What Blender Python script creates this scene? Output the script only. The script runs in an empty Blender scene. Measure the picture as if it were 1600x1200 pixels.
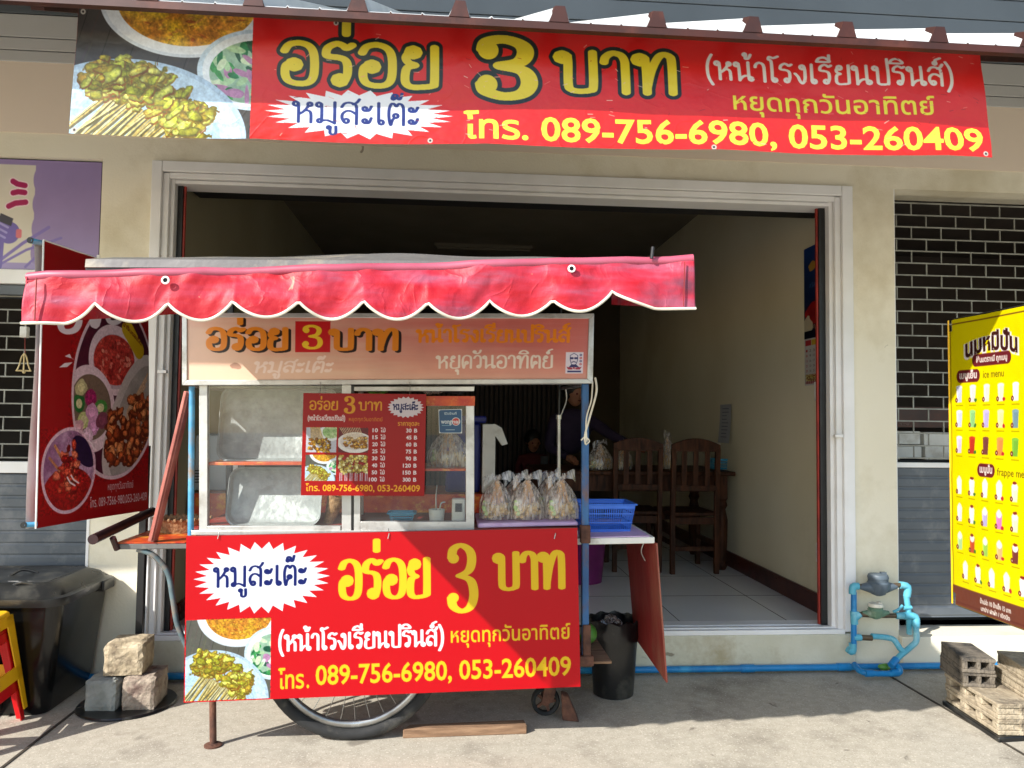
import bpy, math, random
import numpy as np
from mathutils import Vector, Matrix

random.seed(7)
sc = bpy.context.scene
col = sc.collection
R = math.radians

# ------------------------------------------------------------------ camera
F, CH, CD = 1200.0, 1.28, 3.93
_y = np.array([-95., -55., -F]); _y /= np.linalg.norm(_y)
_u = (95*800+55*(55-.0121*705)+F*F)/(95-55*.0121)
_x = np.array([_u-800, -(55+.0121*(_u-705)), -F]); _x /= np.linalg.norm(_x)
_x -= _y*_x.dot(_y); _x /= np.linalg.norm(_x)
_z = np.cross(_x, _y)
CM = np.array([_x, _y, _z])
CC = np.array([0, -CD, CH])
def ray(px, py): return CM @ np.array([px-800., -(py-600.), -F])
def P(px, py, Y):
    """point of the plane y=Y seen at photo pixel (px,py)"""
    r = ray(px, py); return Vector(CC + r*((Y-CC[1])/r[1]))
def G(px, py, z=0.):
    r = ray(px, py); return Vector(CC + r*((z-CC[2])/r[2]))
def PX(px, py, x):
    r = ray(px, py); return Vector(CC + r*((x-CC[0])/r[0]))
cam = bpy.data.cameras.new('camera'); cam.lens = 27.0; cam.sensor_width = 36.0
cam.clip_start = .05; cam.clip_end = 500
co = bpy.data.objects.new('camera', cam); col.objects.link(co)
co.matrix_world = Matrix(((*CM[0], CC[0]), (*CM[1], CC[1]), (*CM[2], CC[2]), (0, 0, 0, 1)))
sc.camera = co

# ------------------------------------------------------------------ light
SUN = Vector((1.28, 1.0, -1.13)).normalized()      # travel direction of the light
elev = math.asin(-SUN.z)
w = bpy.data.worlds.new('World'); sc.world = w; w.use_nodes = True
nt = w.node_tree; bg = nt.nodes['Background']
sky = nt.nodes.new('ShaderNodeTexSky'); sky.sky_type = 'NISHITA'; sky.sun_disc = False
sky.sun_elevation = elev; sky.sun_rotation = math.atan2(-SUN.x, -SUN.y)
sky.air_density = 1.2; sky.dust_density = 1.0; sky.altitude = 300
nt.links.new(sky.outputs[0], bg.inputs[0]); bg.inputs[1].default_value = .15
sl = bpy.data.lights.new('sun', 'SUN'); sl.energy = 3.9; sl.angle = R(.53); sl.color = (1, .965, .91)
so = bpy.data.objects.new('sun', sl); col.objects.link(so)
so.rotation_euler = SUN.to_track_quat('-Z', 'Y').to_euler(); so.location = (-5, -6, 8)
sc.view_settings.view_transform = 'Standard'; sc.view_settings.look = 'None'
sc.view_settings.exposure = 0.95; sc.view_settings.gamma = 1; 
sc.view_settings.use_curve_mapping = False
sc.render.engine = 'CYCLES'
sc.cycles.max_bounces = 8; sc.cycles.transparent_max_bounces = 16

# ------------------------------------------------------------------ materials
def srgb(c):
    return tuple(((v/255.)/12.92 if v/255. <= .04045 else ((v/255.+.055)/1.055)**2.4) for v in c)
def mat(name, c1, c2=None, scale=8., rough=.6, metal=0., bump=0., bscale=60., stretch=(1, 1, 1), spec=.5,
        c3=None, scale3=2., coat=0., lo=.35, hi=.65, det=6.):
    """procedural paint: two tones of noise, optional third tone in large patches, fine bump"""
    m = bpy.data.materials.new(name); m.use_nodes = True
    n = m.node_tree.nodes; L = m.node_tree.links; b = n['Principled BSDF']
    b.inputs['Roughness'].default_value = rough; b.inputs['Metallic'].default_value = metal
    b.inputs['Specular IOR Level'].default_value = spec
    b.inputs['Coat Weight'].default_value = coat
    tc = n.new('ShaderNodeTexCoord'); mp = n.new('ShaderNodeMapping'); mp.inputs['Scale'].default_value = stretch
    L.new(tc.outputs['Object'], mp.inputs[0])
    c2 = c2 or tuple(v*.82 for v in c1)
    no = n.new('ShaderNodeTexNoise'); no.inputs['Scale'].default_value = scale; no.inputs['Detail'].default_value = det
    L.new(mp.outputs[0], no.inputs[0])
    cr = n.new('ShaderNodeValToRGB'); cr.color_ramp.elements[0].position = lo; cr.color_ramp.elements[1].position = hi
    cr.color_ramp.elements[0].color = (*srgb(c1), 1); cr.color_ramp.elements[1].color = (*srgb(c2), 1)
    L.new(no.outputs[0], cr.inputs[0]); out = cr.outputs[0]
    if c3:
        n3 = n.new('ShaderNodeTexNoise'); n3.inputs['Scale'].default_value = scale3; n3.inputs['Detail'].default_value = 8
        n3.inputs['Roughness'].default_value = .65
        L.new(mp.outputs[0], n3.inputs[0])
        r3 = n.new('ShaderNodeValToRGB'); r3.color_ramp.elements[0].position = .52; r3.color_ramp.elements[1].position = .68
        L.new(n3.outputs[0], r3.inputs[0])
        mx = n.new('ShaderNodeMix'); mx.data_type = 'RGBA'
        L.new(r3.outputs[0], mx.inputs[0]); L.new(out, mx.inputs[6]); mx.inputs[7].default_value = (*srgb(c3), 1)
        out = mx.outputs[2]
    L.new(out, b.inputs['Base Color'])
    rr = n.new('ShaderNodeMapRange'); rr.inputs[3].default_value = max(0, rough-.1); rr.inputs[4].default_value = min(1, rough+.12)
    L.new(no.outputs[0], rr.inputs[0]); L.new(rr.outputs[0], b.inputs['Roughness'])
    if bump:
        nb = n.new('ShaderNodeTexNoise'); nb.inputs['Scale'].default_value = bscale; nb.inputs['Detail'].default_value = 5
        L.new(mp.outputs[0], nb.inputs[0])
        bp = n.new('ShaderNodeBump'); bp.inputs['Strength'].default_value = bump; bp.inputs['Distance'].default_value = .01
        L.new(nb.outputs[0], bp.inputs['Height']); L.new(bp.outputs[0], b.inputs['Normal'])
    return m
def print_mat(name, rough=.4, coat=0., bump=.0, bscale=25., dirt=.08, spec=.5):
    """printed sheet: colours of the print come from the mesh's own colour attribute"""
    m = bpy.data.materials.new(name); m.use_nodes = True
    n = m.node_tree.nodes; L = m.node_tree.links; b = n['Principled BSDF']
    a = n.new('ShaderNodeVertexColor'); a.layer_name = 'Col'
    tc = n.new('ShaderNodeTexCoord'); no = n.new('ShaderNodeTexNoise'); no.inputs['Scale'].default_value = 9; no.inputs['Detail'].default_value = 8
    L.new(tc.outputs['Object'], no.inputs[0])
    mr = n.new('ShaderNodeMapRange'); mr.inputs[1].default_value = .3; mr.inputs[2].default_value = .7
    mr.inputs[3].default_value = 1-dirt; mr.inputs[4].default_value = 1
    L.new(no.outputs[0], mr.inputs[0])
    mx = n.new('ShaderNodeMix'); mx.data_type = 'RGBA'; mx.blend_type = 'MULTIPLY'; mx.inputs[0].default_value = 1
    L.new(a.outputs[0], mx.inputs[6]); L.new(mr.outputs[0], mx.inputs[7]); L.new(mx.outputs[2], b.inputs['Base Color'])
    b.inputs['Roughness'].default_value = rough; b.inputs['Coat Weight'].default_value = coat
    b.inputs['Specular IOR Level'].default_value = spec
    b.inputs['Coat Roughness'].default_value = .08
    if bump:
        nb = n.new('ShaderNodeTexNoise'); nb.inputs['Scale'].default_value = bscale; nb.inputs['Detail'].default_value = 3
        L.new(tc.outputs['Object'], nb.inputs[0])
        bp = n.new('ShaderNodeBump'); bp.inputs['Strength'].default_value = bump; bp.inputs['Distance'].default_value = .01
        L.new(nb.outputs[0], bp.inputs['Height']); L.new(bp.outputs[0], b.inputs['Normal'])
    return m
def facing_fac(n, L, k=.5, base=.03):
    lw = n.new('ShaderNodeLayerWeight'); lw.inputs[0].default_value = .5
    p = n.new('ShaderNodeMath'); p.operation = 'POWER'; p.inputs[1].default_value = 4; L.new(lw.outputs['Facing'], p.inputs[0])
    q = n.new('ShaderNodeMath'); q.operation = 'MULTIPLY_ADD'; q.inputs[1].default_value = k; q.inputs[2].default_value = base; L.new(p.outputs[0], q.inputs[0])
    return q.outputs[0]
def glass_mat(name, tint=(.9, .95, .95), alpha=.12, rough=.03):
    m = bpy.data.materials.new(name); m.use_nodes = True
    n = m.node_tree.nodes; L = m.node_tree.links; n.remove(n['Principled BSDF'])
    t = n.new('ShaderNodeBsdfTransparent'); t.inputs[0].default_value = (*tint, 1)
    g = n.new('ShaderNodeBsdfGlossy'); g.inputs['Roughness'].default_value = rough
    d = n.new('ShaderNodeBsdfDiffuse'); d.inputs[0].default_value = (.85, .84, .84, 1)
    m1 = n.new('ShaderNodeMixShader'); m2 = n.new('ShaderNodeMixShader')
    no = n.new('ShaderNodeTexNoise'); no.inputs['Scale'].default_value = 6; no.inputs['Detail'].default_value = 8
    mr = n.new('ShaderNodeMapRange'); mr.inputs[1].default_value = .35; mr.inputs[2].default_value = .75
    mr.inputs[3].default_value = 0; mr.inputs[4].default_value = alpha
    L.new(no.outputs[0], mr.inputs[0]); L.new(mr.outputs[0], m1.inputs[0])
    L.new(t.outputs[0], m1.inputs[1]); L.new(d.outputs[0], m1.inputs[2])
    L.new(facing_fac(n, L), m2.inputs[0]); L.new(m1.outputs[0], m2.inputs[1]); L.new(g.outputs[0], m2.inputs[2])
    L.new(m2.outputs[0], n['Material Output'].inputs[0])
    return m

M = {}
M['wall'] = mat('beige_wall_paint', (236, 228, 206), (231, 222, 198), 1.6, .75, bump=.15, bscale=90, c3=(208, 196, 166), scale3=1.1)
M['plinth'] = mat('stained_plinth_render', (212, 208, 188), (198, 193, 170), 5, .85, bump=.3, bscale=70, c3=(176, 163, 132), scale3=3)
M['taupe'] = mat('taupe_fascia', (234, 216, 196), (229, 211, 191), 1.2, .7)
M['siding'] = mat('grey_siding', (196, 194, 190), (186, 184, 180), 1.2, .55)
M['siding2'] = mat('dark_grey_siding', (96, 102, 106), (84, 90, 94), 1.5, .5)
M['whitepaint'] = mat('white_aluminium_powder_coat', (240, 238, 236), (228, 226, 222), 4, .38)
M['shutter'] = mat('grey_shutter_steel', (92, 98, 104), (80, 86, 92), 4, .42, c3=(118, 120, 122), scale3=5)
M['grille'] = mat('shutter_grille_steel', (150, 150, 140), (120, 118, 110), 12, .5, metal=.1)
M['dark'] = mat('dark_void_paint', (22, 20, 18), (14, 12, 11), 5, .7)
M['binblack'] = mat('glossy_black_bin_plastic', (13, 14, 15), (9, 10, 11), 9, .2)
M['lidblack'] = mat('dusty_black_lid_plastic', (36, 37, 38), (24, 25, 26), 9, .3, c3=(74, 72, 66), scale3=4)
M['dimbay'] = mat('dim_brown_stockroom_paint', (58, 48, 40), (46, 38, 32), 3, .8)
M['black'] = mat('black_plastic', (24, 25, 27), (16, 17, 18), 9, .3, c3=(70, 68, 62), scale3=6)
M['blackmetal'] = mat('black_painted_steel', (26, 26, 28), (18, 18, 20), 20, .4)
M['brownroof'] = mat('brown_roof_trim', (66, 26, 14), (48, 18, 10), 7, .6, c3=(84, 40, 26), scale3=5)
M['roofwhite'] = mat('white_roof_sheet', (200, 203, 204), (186, 190, 191), 5, .4)
M['concrete'] = mat('pavement_concrete', (180, 172, 156), (164, 156, 140), 22, .88, bump=.18, bscale=220, c3=(136, 128, 114), scale3=2.2, lo=.3, hi=.7, det=12)
def spots(m, c, scale=7., thr=.70, seedy=3.7):
    n = m.node_tree.nodes; L = m.node_tree.links; b = n['Principled BSDF']; src = b.inputs['Base Color'].links[0].from_socket
    tc = n.new('ShaderNodeTexCoord'); mp = n.new('ShaderNodeMapping'); mp.inputs['Location'].default_value = (seedy, 1.3, 0); L.new(tc.outputs['Object'], mp.inputs[0])
    no = n.new('ShaderNodeTexNoise'); no.inputs['Scale'].default_value = scale; no.inputs['Detail'].default_value = 3; no.inputs['Distortion'].default_value = .6; L.new(mp.outputs[0], no.inputs[0])
    r = n.new('ShaderNodeMapRange'); r.inputs[1].default_value = thr; r.inputs[2].default_value = thr+.04; r.inputs[4].default_value = .7; L.new(no.outputs[0], r.inputs[0])
    mx = n.new('ShaderNodeMix'); mx.data_type = 'RGBA'; L.new(r.outputs[0], mx.inputs[0]); L.new(src, mx.inputs[6]); mx.inputs[7].default_value = (*srgb(c), 1); L.new(mx.outputs[2], b.inputs['Base Color'])
spots(M['concrete'], (92, 82, 70), 9, .70); spots(M['concrete'], (206, 198, 182), 110, .60, 9.); spots(M['concrete'], (126, 118, 104), 150, .62, 4.); spots(M['concrete'], (112, 104, 92), 2.2, .68, 6.)
spots(M['wall'], (120, 104, 80), 16, .745, 5.); spots(M['plinth'], (110, 92, 66), 5, .66, 2.)
M['joint'] = mat('joint_dirt', (70, 62, 50), (52, 46, 38), 30, .95)
M['tile'] = mat('white_floor_tile', (236, 236, 232), (230, 230, 226), 3, .12)
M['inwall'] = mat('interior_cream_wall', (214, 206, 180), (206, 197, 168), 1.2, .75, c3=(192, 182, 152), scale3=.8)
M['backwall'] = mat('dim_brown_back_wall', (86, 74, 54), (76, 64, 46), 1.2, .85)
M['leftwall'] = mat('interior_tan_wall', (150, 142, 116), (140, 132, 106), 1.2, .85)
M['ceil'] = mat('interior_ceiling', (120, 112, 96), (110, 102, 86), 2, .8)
M['skirt'] = mat('brown_tile_skirting', (78, 30, 20), (54, 20, 14), 9, .3)
M['redline'] = mat('red_door_edge', (170, 50, 34), (130, 36, 26), 12, .5)
M['alu'] = mat('worn_aluminium', (206, 206, 202), (186, 186, 182), 10, .32, metal=.45, bump=.08, c3=(160, 156, 148), scale3=7)
M['galv'] = mat('galvanised_sheet', (112, 110, 106), (94, 92, 90), 7, .5, metal=.1, bump=.1, c3=(164, 154, 130), scale3=2.5)
M['tray'] = mat('scratched_tray_metal', (164, 166, 165), (146, 148, 147), 26, .42, metal=.1, bump=.35, bscale=34, c3=(180, 182, 180), scale3=9)
M['blueblotch'] = mat('chipped_blue_paint', (48, 100, 150), (34, 76, 120), 14, .5, c3=(112, 78, 54), scale3=9, stretch=(1, 1, .5))
M['lightblue'] = mat('light_blue_pipe_paint', (88, 160, 196), (60, 130, 170), 14, .45, c3=(140, 120, 100), scale3=11)
M['rust'] = mat('rusty_steel', (104, 66, 48), (70, 44, 34), 22, .8, bump=.4, bscale=90)
M['maroonpipe'] = mat('dark_maroon_pipe', (58, 30, 32), (38, 20, 24), 10, .35)
M['greypipe'] = mat('bluegrey_bent_pipe', (92, 112, 116), (70, 84, 88), 12, .4, c3=(130, 110, 92), scale3=9)
M['redwood'] = mat('faded_red_board', (150, 44, 38), (124, 34, 32), 6, .55, c3=(146, 104, 80), scale3=2.5, stretch=(1, 1, .3), bump=.2)
M['propwood'] = mat('weathered_pink_strut', (186, 112, 98), (150, 82, 72), 12, .5)
M['vinyl_edge'] = mat('white_vinyl_hem', (236, 236, 230), (218, 218, 212), 8, .45)
M['cream'] = mat('white_binding_tape', (232, 226, 208), (206, 198, 178), 16, .6)
M['pvc'] = mat('blue_pvc_pipe', (24, 128, 190), (20, 112, 172), 7, .32, c3=(56, 150, 198), scale3=8)
M['pvc2'] = mat('faded_blue_pvc', (96, 178, 198), (82, 164, 186), 7, .4, c3=(150, 204, 212), scale3=8)
M['brass'] = mat('tarnished_brass', (112, 94, 72), (80, 66, 52), 16, .5, metal=.5)
M['meter'] = mat('grey_meter_casting', (92, 104, 114), (76, 88, 98), 12, .5)
M['meterg'] = mat('green_meter_casting', (108, 140, 116), (86, 116, 92), 12, .5, c3=(150, 156, 132), scale3=14)
M['block'] = mat('weathered_concrete_block', (178, 164, 140), (148, 134, 112), 22, .95, bump=.9, bscale=70, c3=(112, 100, 84), scale3=9)
M['blockdark'] = mat('blackened_concrete_block', (122, 112, 98), (96, 88, 78), 22, .95, bump=.9, bscale=70, c3=(36, 36, 36), scale3=5)
M['stone1'] = mat('rough_sandy_stone', (190, 174, 146), (154, 138, 112), 18, .95, bump=1., bscale=40, c3=(112, 98, 80), scale3=10)
M['stone2'] = mat('grey_cut_stone', (146, 148, 142), (124, 126, 120), 14, .92, bump=.7, bscale=50)
M['stone3'] = mat('pinkish_rough_stone', (172, 158, 140), (130, 114, 102), 22, .95, bump=1., bscale=45, c3=(104, 82, 74), scale3=14)
M['tyre'] = mat('grey_rubber', (36, 36, 36), (26, 26, 26), 20, .8, c3=(78, 75, 68), scale3=8)
M['steel'] = mat('bicycle_steel', (170, 170, 168), (140, 138, 134), 14, .3, metal=.8)
M['wood'] = mat('dark_chair_wood', (80, 46, 27), (42, 24, 14), 6, .6, spec=.2, stretch=(6, 6, 1))
M['plank'] = mat('old_plank', (150, 118, 90), (112, 84, 62), 7, .85, bump=.4, stretch=(1, 8, 8))
M['yellow'] = mat('yellow_stool_plastic', (246, 190, 18), (236, 176, 10), 6, .35)
M['red'] = mat('red_stool_plastic', (214, 14, 24), (196, 10, 20), 6, .35)
M['bluebasket'] = mat('blue_basket_plastic', (60, 122, 226), (48, 106, 210), 8, .35)
M['cyanbasket'] = mat('cyan_basket_plastic', (70, 160, 196), (56, 140, 176), 8, .4)
M['deepblue'] = mat('deep_blue_plastic', (18, 30, 120), (14, 24, 100), 6, .35)
M['white'] = mat('plain_white', (222, 220, 212), (206, 204, 196), 6, .5, c3=(180, 172, 156), scale3=6)
M['applwhite'] = mat('white_appliance_enamel', (206, 212, 216), (196, 202, 206), 3, .3)
M['lilac'] = mat('lilac_foam_mat', (206, 176, 214), (190, 160, 200), 7, .7, c3=(222, 204, 226), scale3=5)
M['redcloth'] = mat('red_patterned_oilcloth', (176, 40, 26), (206, 90, 30), 18, .35, c3=(226, 170, 60), scale3=13)
M['wicker'] = mat('woven_wicker', (168, 130, 90), (120, 88, 58), 60, .8, bump=.8, bscale=60)
M['meat'] = mat('grilled_skewer_meat', (222, 190, 130), (186, 146, 90), 46, .5, bump=.4, c3=(236, 220, 180), scale3=40)
M['stick'] = mat('bamboo_stick', (236, 200, 156), (222, 176, 128), 30, .6, c3=(240, 216, 190), scale3=20)
M['veg'] = mat('cucumber_green', (150, 180, 110), (190, 206, 150), 30, .5)
def bag_mat():
    m = bpy.data.materials.new('creased_clear_film'); m.use_nodes = True
    n = m.node_tree.nodes; L = m.node_tree.links; n.remove(n['Principled BSDF'])
    t = n.new('ShaderNodeBsdfTransparent'); t.inputs[0].default_value = (.97, .97, .97, 1)
    d = n.new('ShaderNodeBsdfDiffuse'); d.inputs[0].default_value = (.94, .89, .84, 1); tr = n.new('ShaderNodeBsdfTranslucent'); tr.inputs[0].default_value = (.94, .89, .84, 1)
    dt = n.new('ShaderNodeMixShader'); L.new(d.outputs[0], dt.inputs[1]); L.new(tr.outputs[0], dt.inputs[2])
    g = n.new('ShaderNodeBsdfGlossy'); g.inputs['Roughness'].default_value = .12
    tc = n.new('ShaderNodeTexCoord'); mp = n.new('ShaderNodeMapping'); mp.inputs['Scale'].default_value = (1, 1, .22); L.new(tc.outputs['Object'], mp.inputs[0])
    no = n.new('ShaderNodeTexNoise'); no.inputs['Scale'].default_value = 90; no.inputs['Detail'].default_value = 4; L.new(mp.outputs[0], no.inputs[0])
    mr = n.new('ShaderNodeMapRange'); mr.inputs[1].default_value = .42; mr.inputs[2].default_value = .72; mr.inputs[3].default_value = .1; mr.inputs[4].default_value = .85; L.new(no.outputs[0], mr.inputs[0])
    bp = n.new('ShaderNodeBump'); bp.inputs['Strength'].default_value = .6; bp.inputs['Distance'].default_value = .006; L.new(no.outputs[0], bp.inputs['Height']); L.new(bp.outputs[0], g.inputs['Normal'])
    m1 = n.new('ShaderNodeMixShader'); L.new(mr.outputs[0], m1.inputs[0]); L.new(t.outputs[0], m1.inputs[1]); L.new(dt.outputs[0], m1.inputs[2])
    m2 = n.new('ShaderNodeMixShader'); L.new(facing_fac(n, L, .6, .07), m2.inputs[0]); L.new(m1.outputs[0], m2.inputs[1]); L.new(g.outputs[0], m2.inputs[2])
    L.new(m2.outputs[0], n['Material Output'].inputs[0]); return m
M['bag'] = bag_mat()
M['glass'] = glass_mat('dusty_cabinet_glass', (.96, .98, .97), .03, .02)
M['purple'] = mat('purple_shirt_cloth', (38, 22, 50), (30, 18, 42), 12, .85)
M['skin'] = mat('skin', (164, 112, 84), (150, 100, 74), 12, .6)
M['hair'] = mat('black_hair', (20, 16, 14), (12, 10, 9), 30, .5)
M['darkcloth'] = mat('dark_cloth', (40, 38, 46), (28, 27, 34), 14, .9)
M['pinkcloth'] = mat('dull_red_cloth', (100, 36, 38), (84, 28, 32), 14, .9)
M['green'] = mat('leaf_green_plastic', (90, 150, 60), (70, 124, 46), 14, .4)
M['magenta'] = mat('magenta_plastic', (110, 20, 90), (90, 14, 74), 10, .4)
M['bell'] = mat('pale_gold_charm', (206, 186, 140), (170, 148, 100), 14, .4, metal=.3)
M['brownslat'] = mat('brown_slatted_partition', (60, 42, 30), (44, 30, 22), 7, .6, stretch=(8, 1, 1))
M['lens'] = mat('dark_lens', (30, 40, 60), (20, 30, 50), 5, .1)

# ------------------------------------------------------------------ geometry helpers
class MB:
    def __init__(s): s.v = []; s.f = []
    def add(s, vs, fs):
        b = len(s.v); s.v += [tuple(p) for p in vs]; s.f += [tuple(b+i for i in f) for f in fs]
    def box(s, lo, hi, rz=0.):
        x0, y0, z0 = lo; x1, y1, z1 = hi
        vs = [Vector(p) for p in ((x0, y0, z0), (x1, y0, z0), (x1, y1, z0), (x0, y1, z0), (x0, y0, z1), (x1, y0, z1), (x1, y1, z1), (x0, y1, z1))]
        if rz:
            c = Vector(((x0+x1)/2, (y0+y1)/2, 0)); m = Matrix.Rotation(rz, 3, 'Z'); vs = [m @ (p-c)+c for p in vs]
        s.add(vs, [(3, 2, 1, 0), (4, 5, 6, 7), (0, 1, 5, 4), (1, 2, 6, 5), (2, 3, 7, 6), (3, 0, 4, 7)]); return s
    def hexa(s, b4, t4):
        s.add(list(b4)+list(t4), [(3, 2, 1, 0), (4, 5, 6, 7), (0, 1, 5, 4), (1, 2, 6, 5), (2, 3, 7, 6), (3, 0, 4, 7)]); return s
    def bar(s, p, q, w, d=None, up=(0, 1, 0)):
        """box beam p->q; w across, d along up"""
        p = Vector(p); q = Vector(q); d = w if d is None else d
        t = (q-p).normalized(); u = Vector(up); u = (u-t*u.dot(t)).normalized(); a = t.cross(u)
        c = [p+a*(w/2*i)+u*(d/2*j) for i, j in ((-1, -1), (1, -1), (1, 1), (-1, 1))]
        e = [x+(q-p) for x in c]; return s.hexa(c, e)
    def tube(s, pts, r, n=12, cap=True, closed=False):
        pts = [Vector(p) for p in pts]; N = len(pts)
        rs = r if hasattr(r, '__len__') else [r]*N
        def tan(i):
            if closed: return (pts[(i+1) % N]-pts[i-1]).normalized()
            return (pts[min(i+1, N-1)]-pts[max(i-1, 0)]).normalized()
        t = tan(0); u = t.orthogonal().normalized(); vs = []
        for i in range(N):
            t = tan(i); u = (u-t*u.dot(t)).normalized(); v = t.cross(u)
            for k in range(n):
                a = 2*math.pi*k/n; vs.append(pts[i]+(u*math.cos(a)+v*math.sin(a))*rs[i])
        fs = []
        for i in range(N if closed else N-1):
            j = (i+1) % N
            for k in range(n):
                l = (k+1) % n; fs.append((i*n+k, i*n+l, j*n+l, j*n+k))
        if cap and not closed: fs += [tuple(range(n-1, -1, -1)), tuple((N-1)*n+k for k in range(n))]
        s.add(vs, fs); return s
    def lathe(s, prof, c=(0, 0, 0), n=24, axis='Z', sx=1., sy=1., capb=True, capt=False):
        vs = []; c = Vector(c)
        for (r, h) in prof:
            for k in range(n):
                a = 2*math.pi*k/n; p = (r*math.cos(a)*sx, r*math.sin(a)*sy, h)
                if axis == 'Y': p = (p[0], h, p[1])
                if axis == 'X': p = (h, p[0], p[1])
                vs.append(c+Vector(p))
        fs = []
        for i in range(len(prof)-1):
            for k in range(n):
                l = (k+1) % n; fs.append((i*n+k, i*n+l, (i+1)*n+l, (i+1)*n+k))
        if capb: fs.append(tuple(range(n-1, -1, -1)))
        if capt: fs.append(tuple((len(prof)-1)*n+k for k in range(n)))
        s.add(vs, fs); return s
    def prism(s, poly, off):
        """extrude a planar polygon of 3-D points by vector off"""
        poly = [Vector(p) for p in poly]; n = len(poly); o = Vector(off)
        s.add(poly+[p+o for p in poly], [tuple(range(n)), tuple(range(2*n-1, n-1, -1))]+[(i, i+n, (i+1) % n+n, (i+1) % n) for i in range(n)]); return s
    def blob(s, c, r, n=8, jit=.2, sc3=(1, 1, 1), rnd=random):
        vs = []; fs = []; m = n//2+1; c = Vector(c)
        for i in range(m+1):
            th = math.pi*i/m
            for k in range(n):
                a = 2*math.pi*k/n; q = r*(1+rnd.uniform(-jit, jit)) if 0 < i < m else r
                vs.append(c+Vector((math.sin(th)*math.cos(a)*q*sc3[0], math.sin(th)*math.sin(a)*q*sc3[1], math.cos(th)*q*sc3[2])))
        for i in range(m):
            for k in range(n):
                l = (k+1) % n; fs.append((i*n+k, (i+1)*n+k, (i+1)*n+l, i*n+l))
        s.add(vs, fs); return s
    def groups(s, gap=.006):
        """loose islands whose boxes stand apart -> list of smaller builders"""
        n = len(s.v); par = list(range(n))
        def fd(i):
            while par[i] != i: par[i] = par[par[i]]; i = par[i]
            return i
        for f in s.f:
            a = fd(f[0])
            for j in f[1:]: par[fd(j)] = a
        isl = {}
        for i in range(n): isl.setdefault(fd(i), []).append(i)
        if len(isl) < 2 or len(isl) > 400: return [s]
        bb = [[list(k), [min(s.v[i][a] for i in k)-gap/2 for a in range(3)], [max(s.v[i][a] for i in k)+gap/2 for a in range(3)]] for k in isl.values()]
        ch = True
        while ch:
            ch = False; out = []
            for b in bb:
                for o in out:
                    if all(b[1][a] <= o[2][a] and b[2][a] >= o[1][a] for a in range(3)):
                        o[0] += b[0]; o[1] = [min(x, y) for x, y in zip(o[1], b[1])]; o[2] = [max(x, y) for x, y in zip(o[2], b[2])]; ch = True; break
                else: out.append(b)
            bb = out
        if len(bb) < 2: return [s]
        res = []; which = {}
        for k, b in enumerate(bb):
            for i in sorted(b[0]): which[i] = k
        mp = [{} for _ in bb]; res = [MB() for _ in bb]
        for i in range(n): k = which[i]; mp[k][i] = len(res[k].v); res[k].v.append(s.v[i])
        for f in s.f: k = which[f[0]]; res[k].f.append(tuple(mp[k][i] for i in f))
        return res
    NOSPLIT = ('slats', 'tile_joint', 'skewered_meat', 'sticks', 'relish', 'vent', 'scalloped_rim', 'face_features', 'body', 'rim', 'tied_ends', 'grille', 'weave', 'spokes', 'hub', 'stand')
    def build(s, name, m, parent=None, bevel=0., smooth=False, sub=0, seg=2):
        if parent is not None and name not in s.NOSPLIT:
            g_ = s.groups()
            if len(g_) > 1: return [q._build(name, m, parent, bevel, smooth, sub, seg) for q in g_][0]
        return s._build(name, m, parent, bevel, smooth, sub, seg)
    def _build(s, name, m, parent=None, bevel=0., smooth=False, sub=0, seg=2):
        me = bpy.data.meshes.new(name)
        off = Vector(parent['_o']) if parent is not None and '_o' in parent else Vector((0, 0, 0))
        me.from_pydata([tuple(Vector(p)-off) for p in s.v], [], s.f); me.validate()
        me.materials.append(m if not isinstance(m, str) else M[m])
        o = bpy.data.objects.new(name, me); col.objects.link(o)
        if parent is not None: o.parent = parent; o['_o'] = list(off)
        if smooth:
            me.polygons.foreach_set('use_smooth', [True]*len(me.polygons))
            try: me.set_sharp_from_angle(angle=R(40))
            except Exception: pass
        if bevel:
            b = o.modifiers.new('bevel', 'BEVEL'); b.width = bevel; b.segments = seg; b.limit_method = 'ANGLE'; b.angle_limit = R(35)
            if not smooth:
                me.polygons.foreach_set('use_smooth', [True]*len(me.polygons))
                try: me.set_sharp_from_angle(angle=R(30))
                except Exception: pass
        if sub:
            q = o.modifiers.new('sub', 'SUBSURF'); q.levels = sub; q.render_levels = sub
        return o
def tag(o, label=None, cat=None, group=None, kind=None):
    if label: o['label'] = label
    if cat: o['category'] = cat
    if group: o['group'] = group
    if kind: o['kind'] = kind
    return o
def thing(name, loc, label, cat, group=None):
    o = bpy.data.objects.new(name, None); col.objects.link(o); o.location = loc; o['_o'] = list(loc)
    o.empty_display_size = .1
    return tag(o, label, cat, group)
def copy_tree(o, parent=None):
    c = o.copy(); col.objects.link(c)
    if parent is not None: c.parent = parent
    for ch in list(o.children): copy_tree(ch, c)
    return c
def place(o, loc, rz=0., s=1.):
    o.location = loc; o.rotation_euler = (0, 0, rz); o.scale = (s, s, s) if not hasattr(s, '__len__') else s; return o
def spline(pts, n=6):
    pts = [Vector(p) for p in pts]; out = []
    for i in range(len(pts)-1):
        p0 = pts[max(i-1, 0)]; p1 = pts[i]; p2 = pts[i+1]; p3 = pts[min(i+2, len(pts)-1)]
        for k in range(n):
            t = k/n; out.append(.5*((2*p1)+(p2-p0)*t+(2*p0-5*p1+4*p2-p3)*t*t+(3*p1-p0-3*p2+p3)*t**3))
    out.append(pts[-1]); return out
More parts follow.
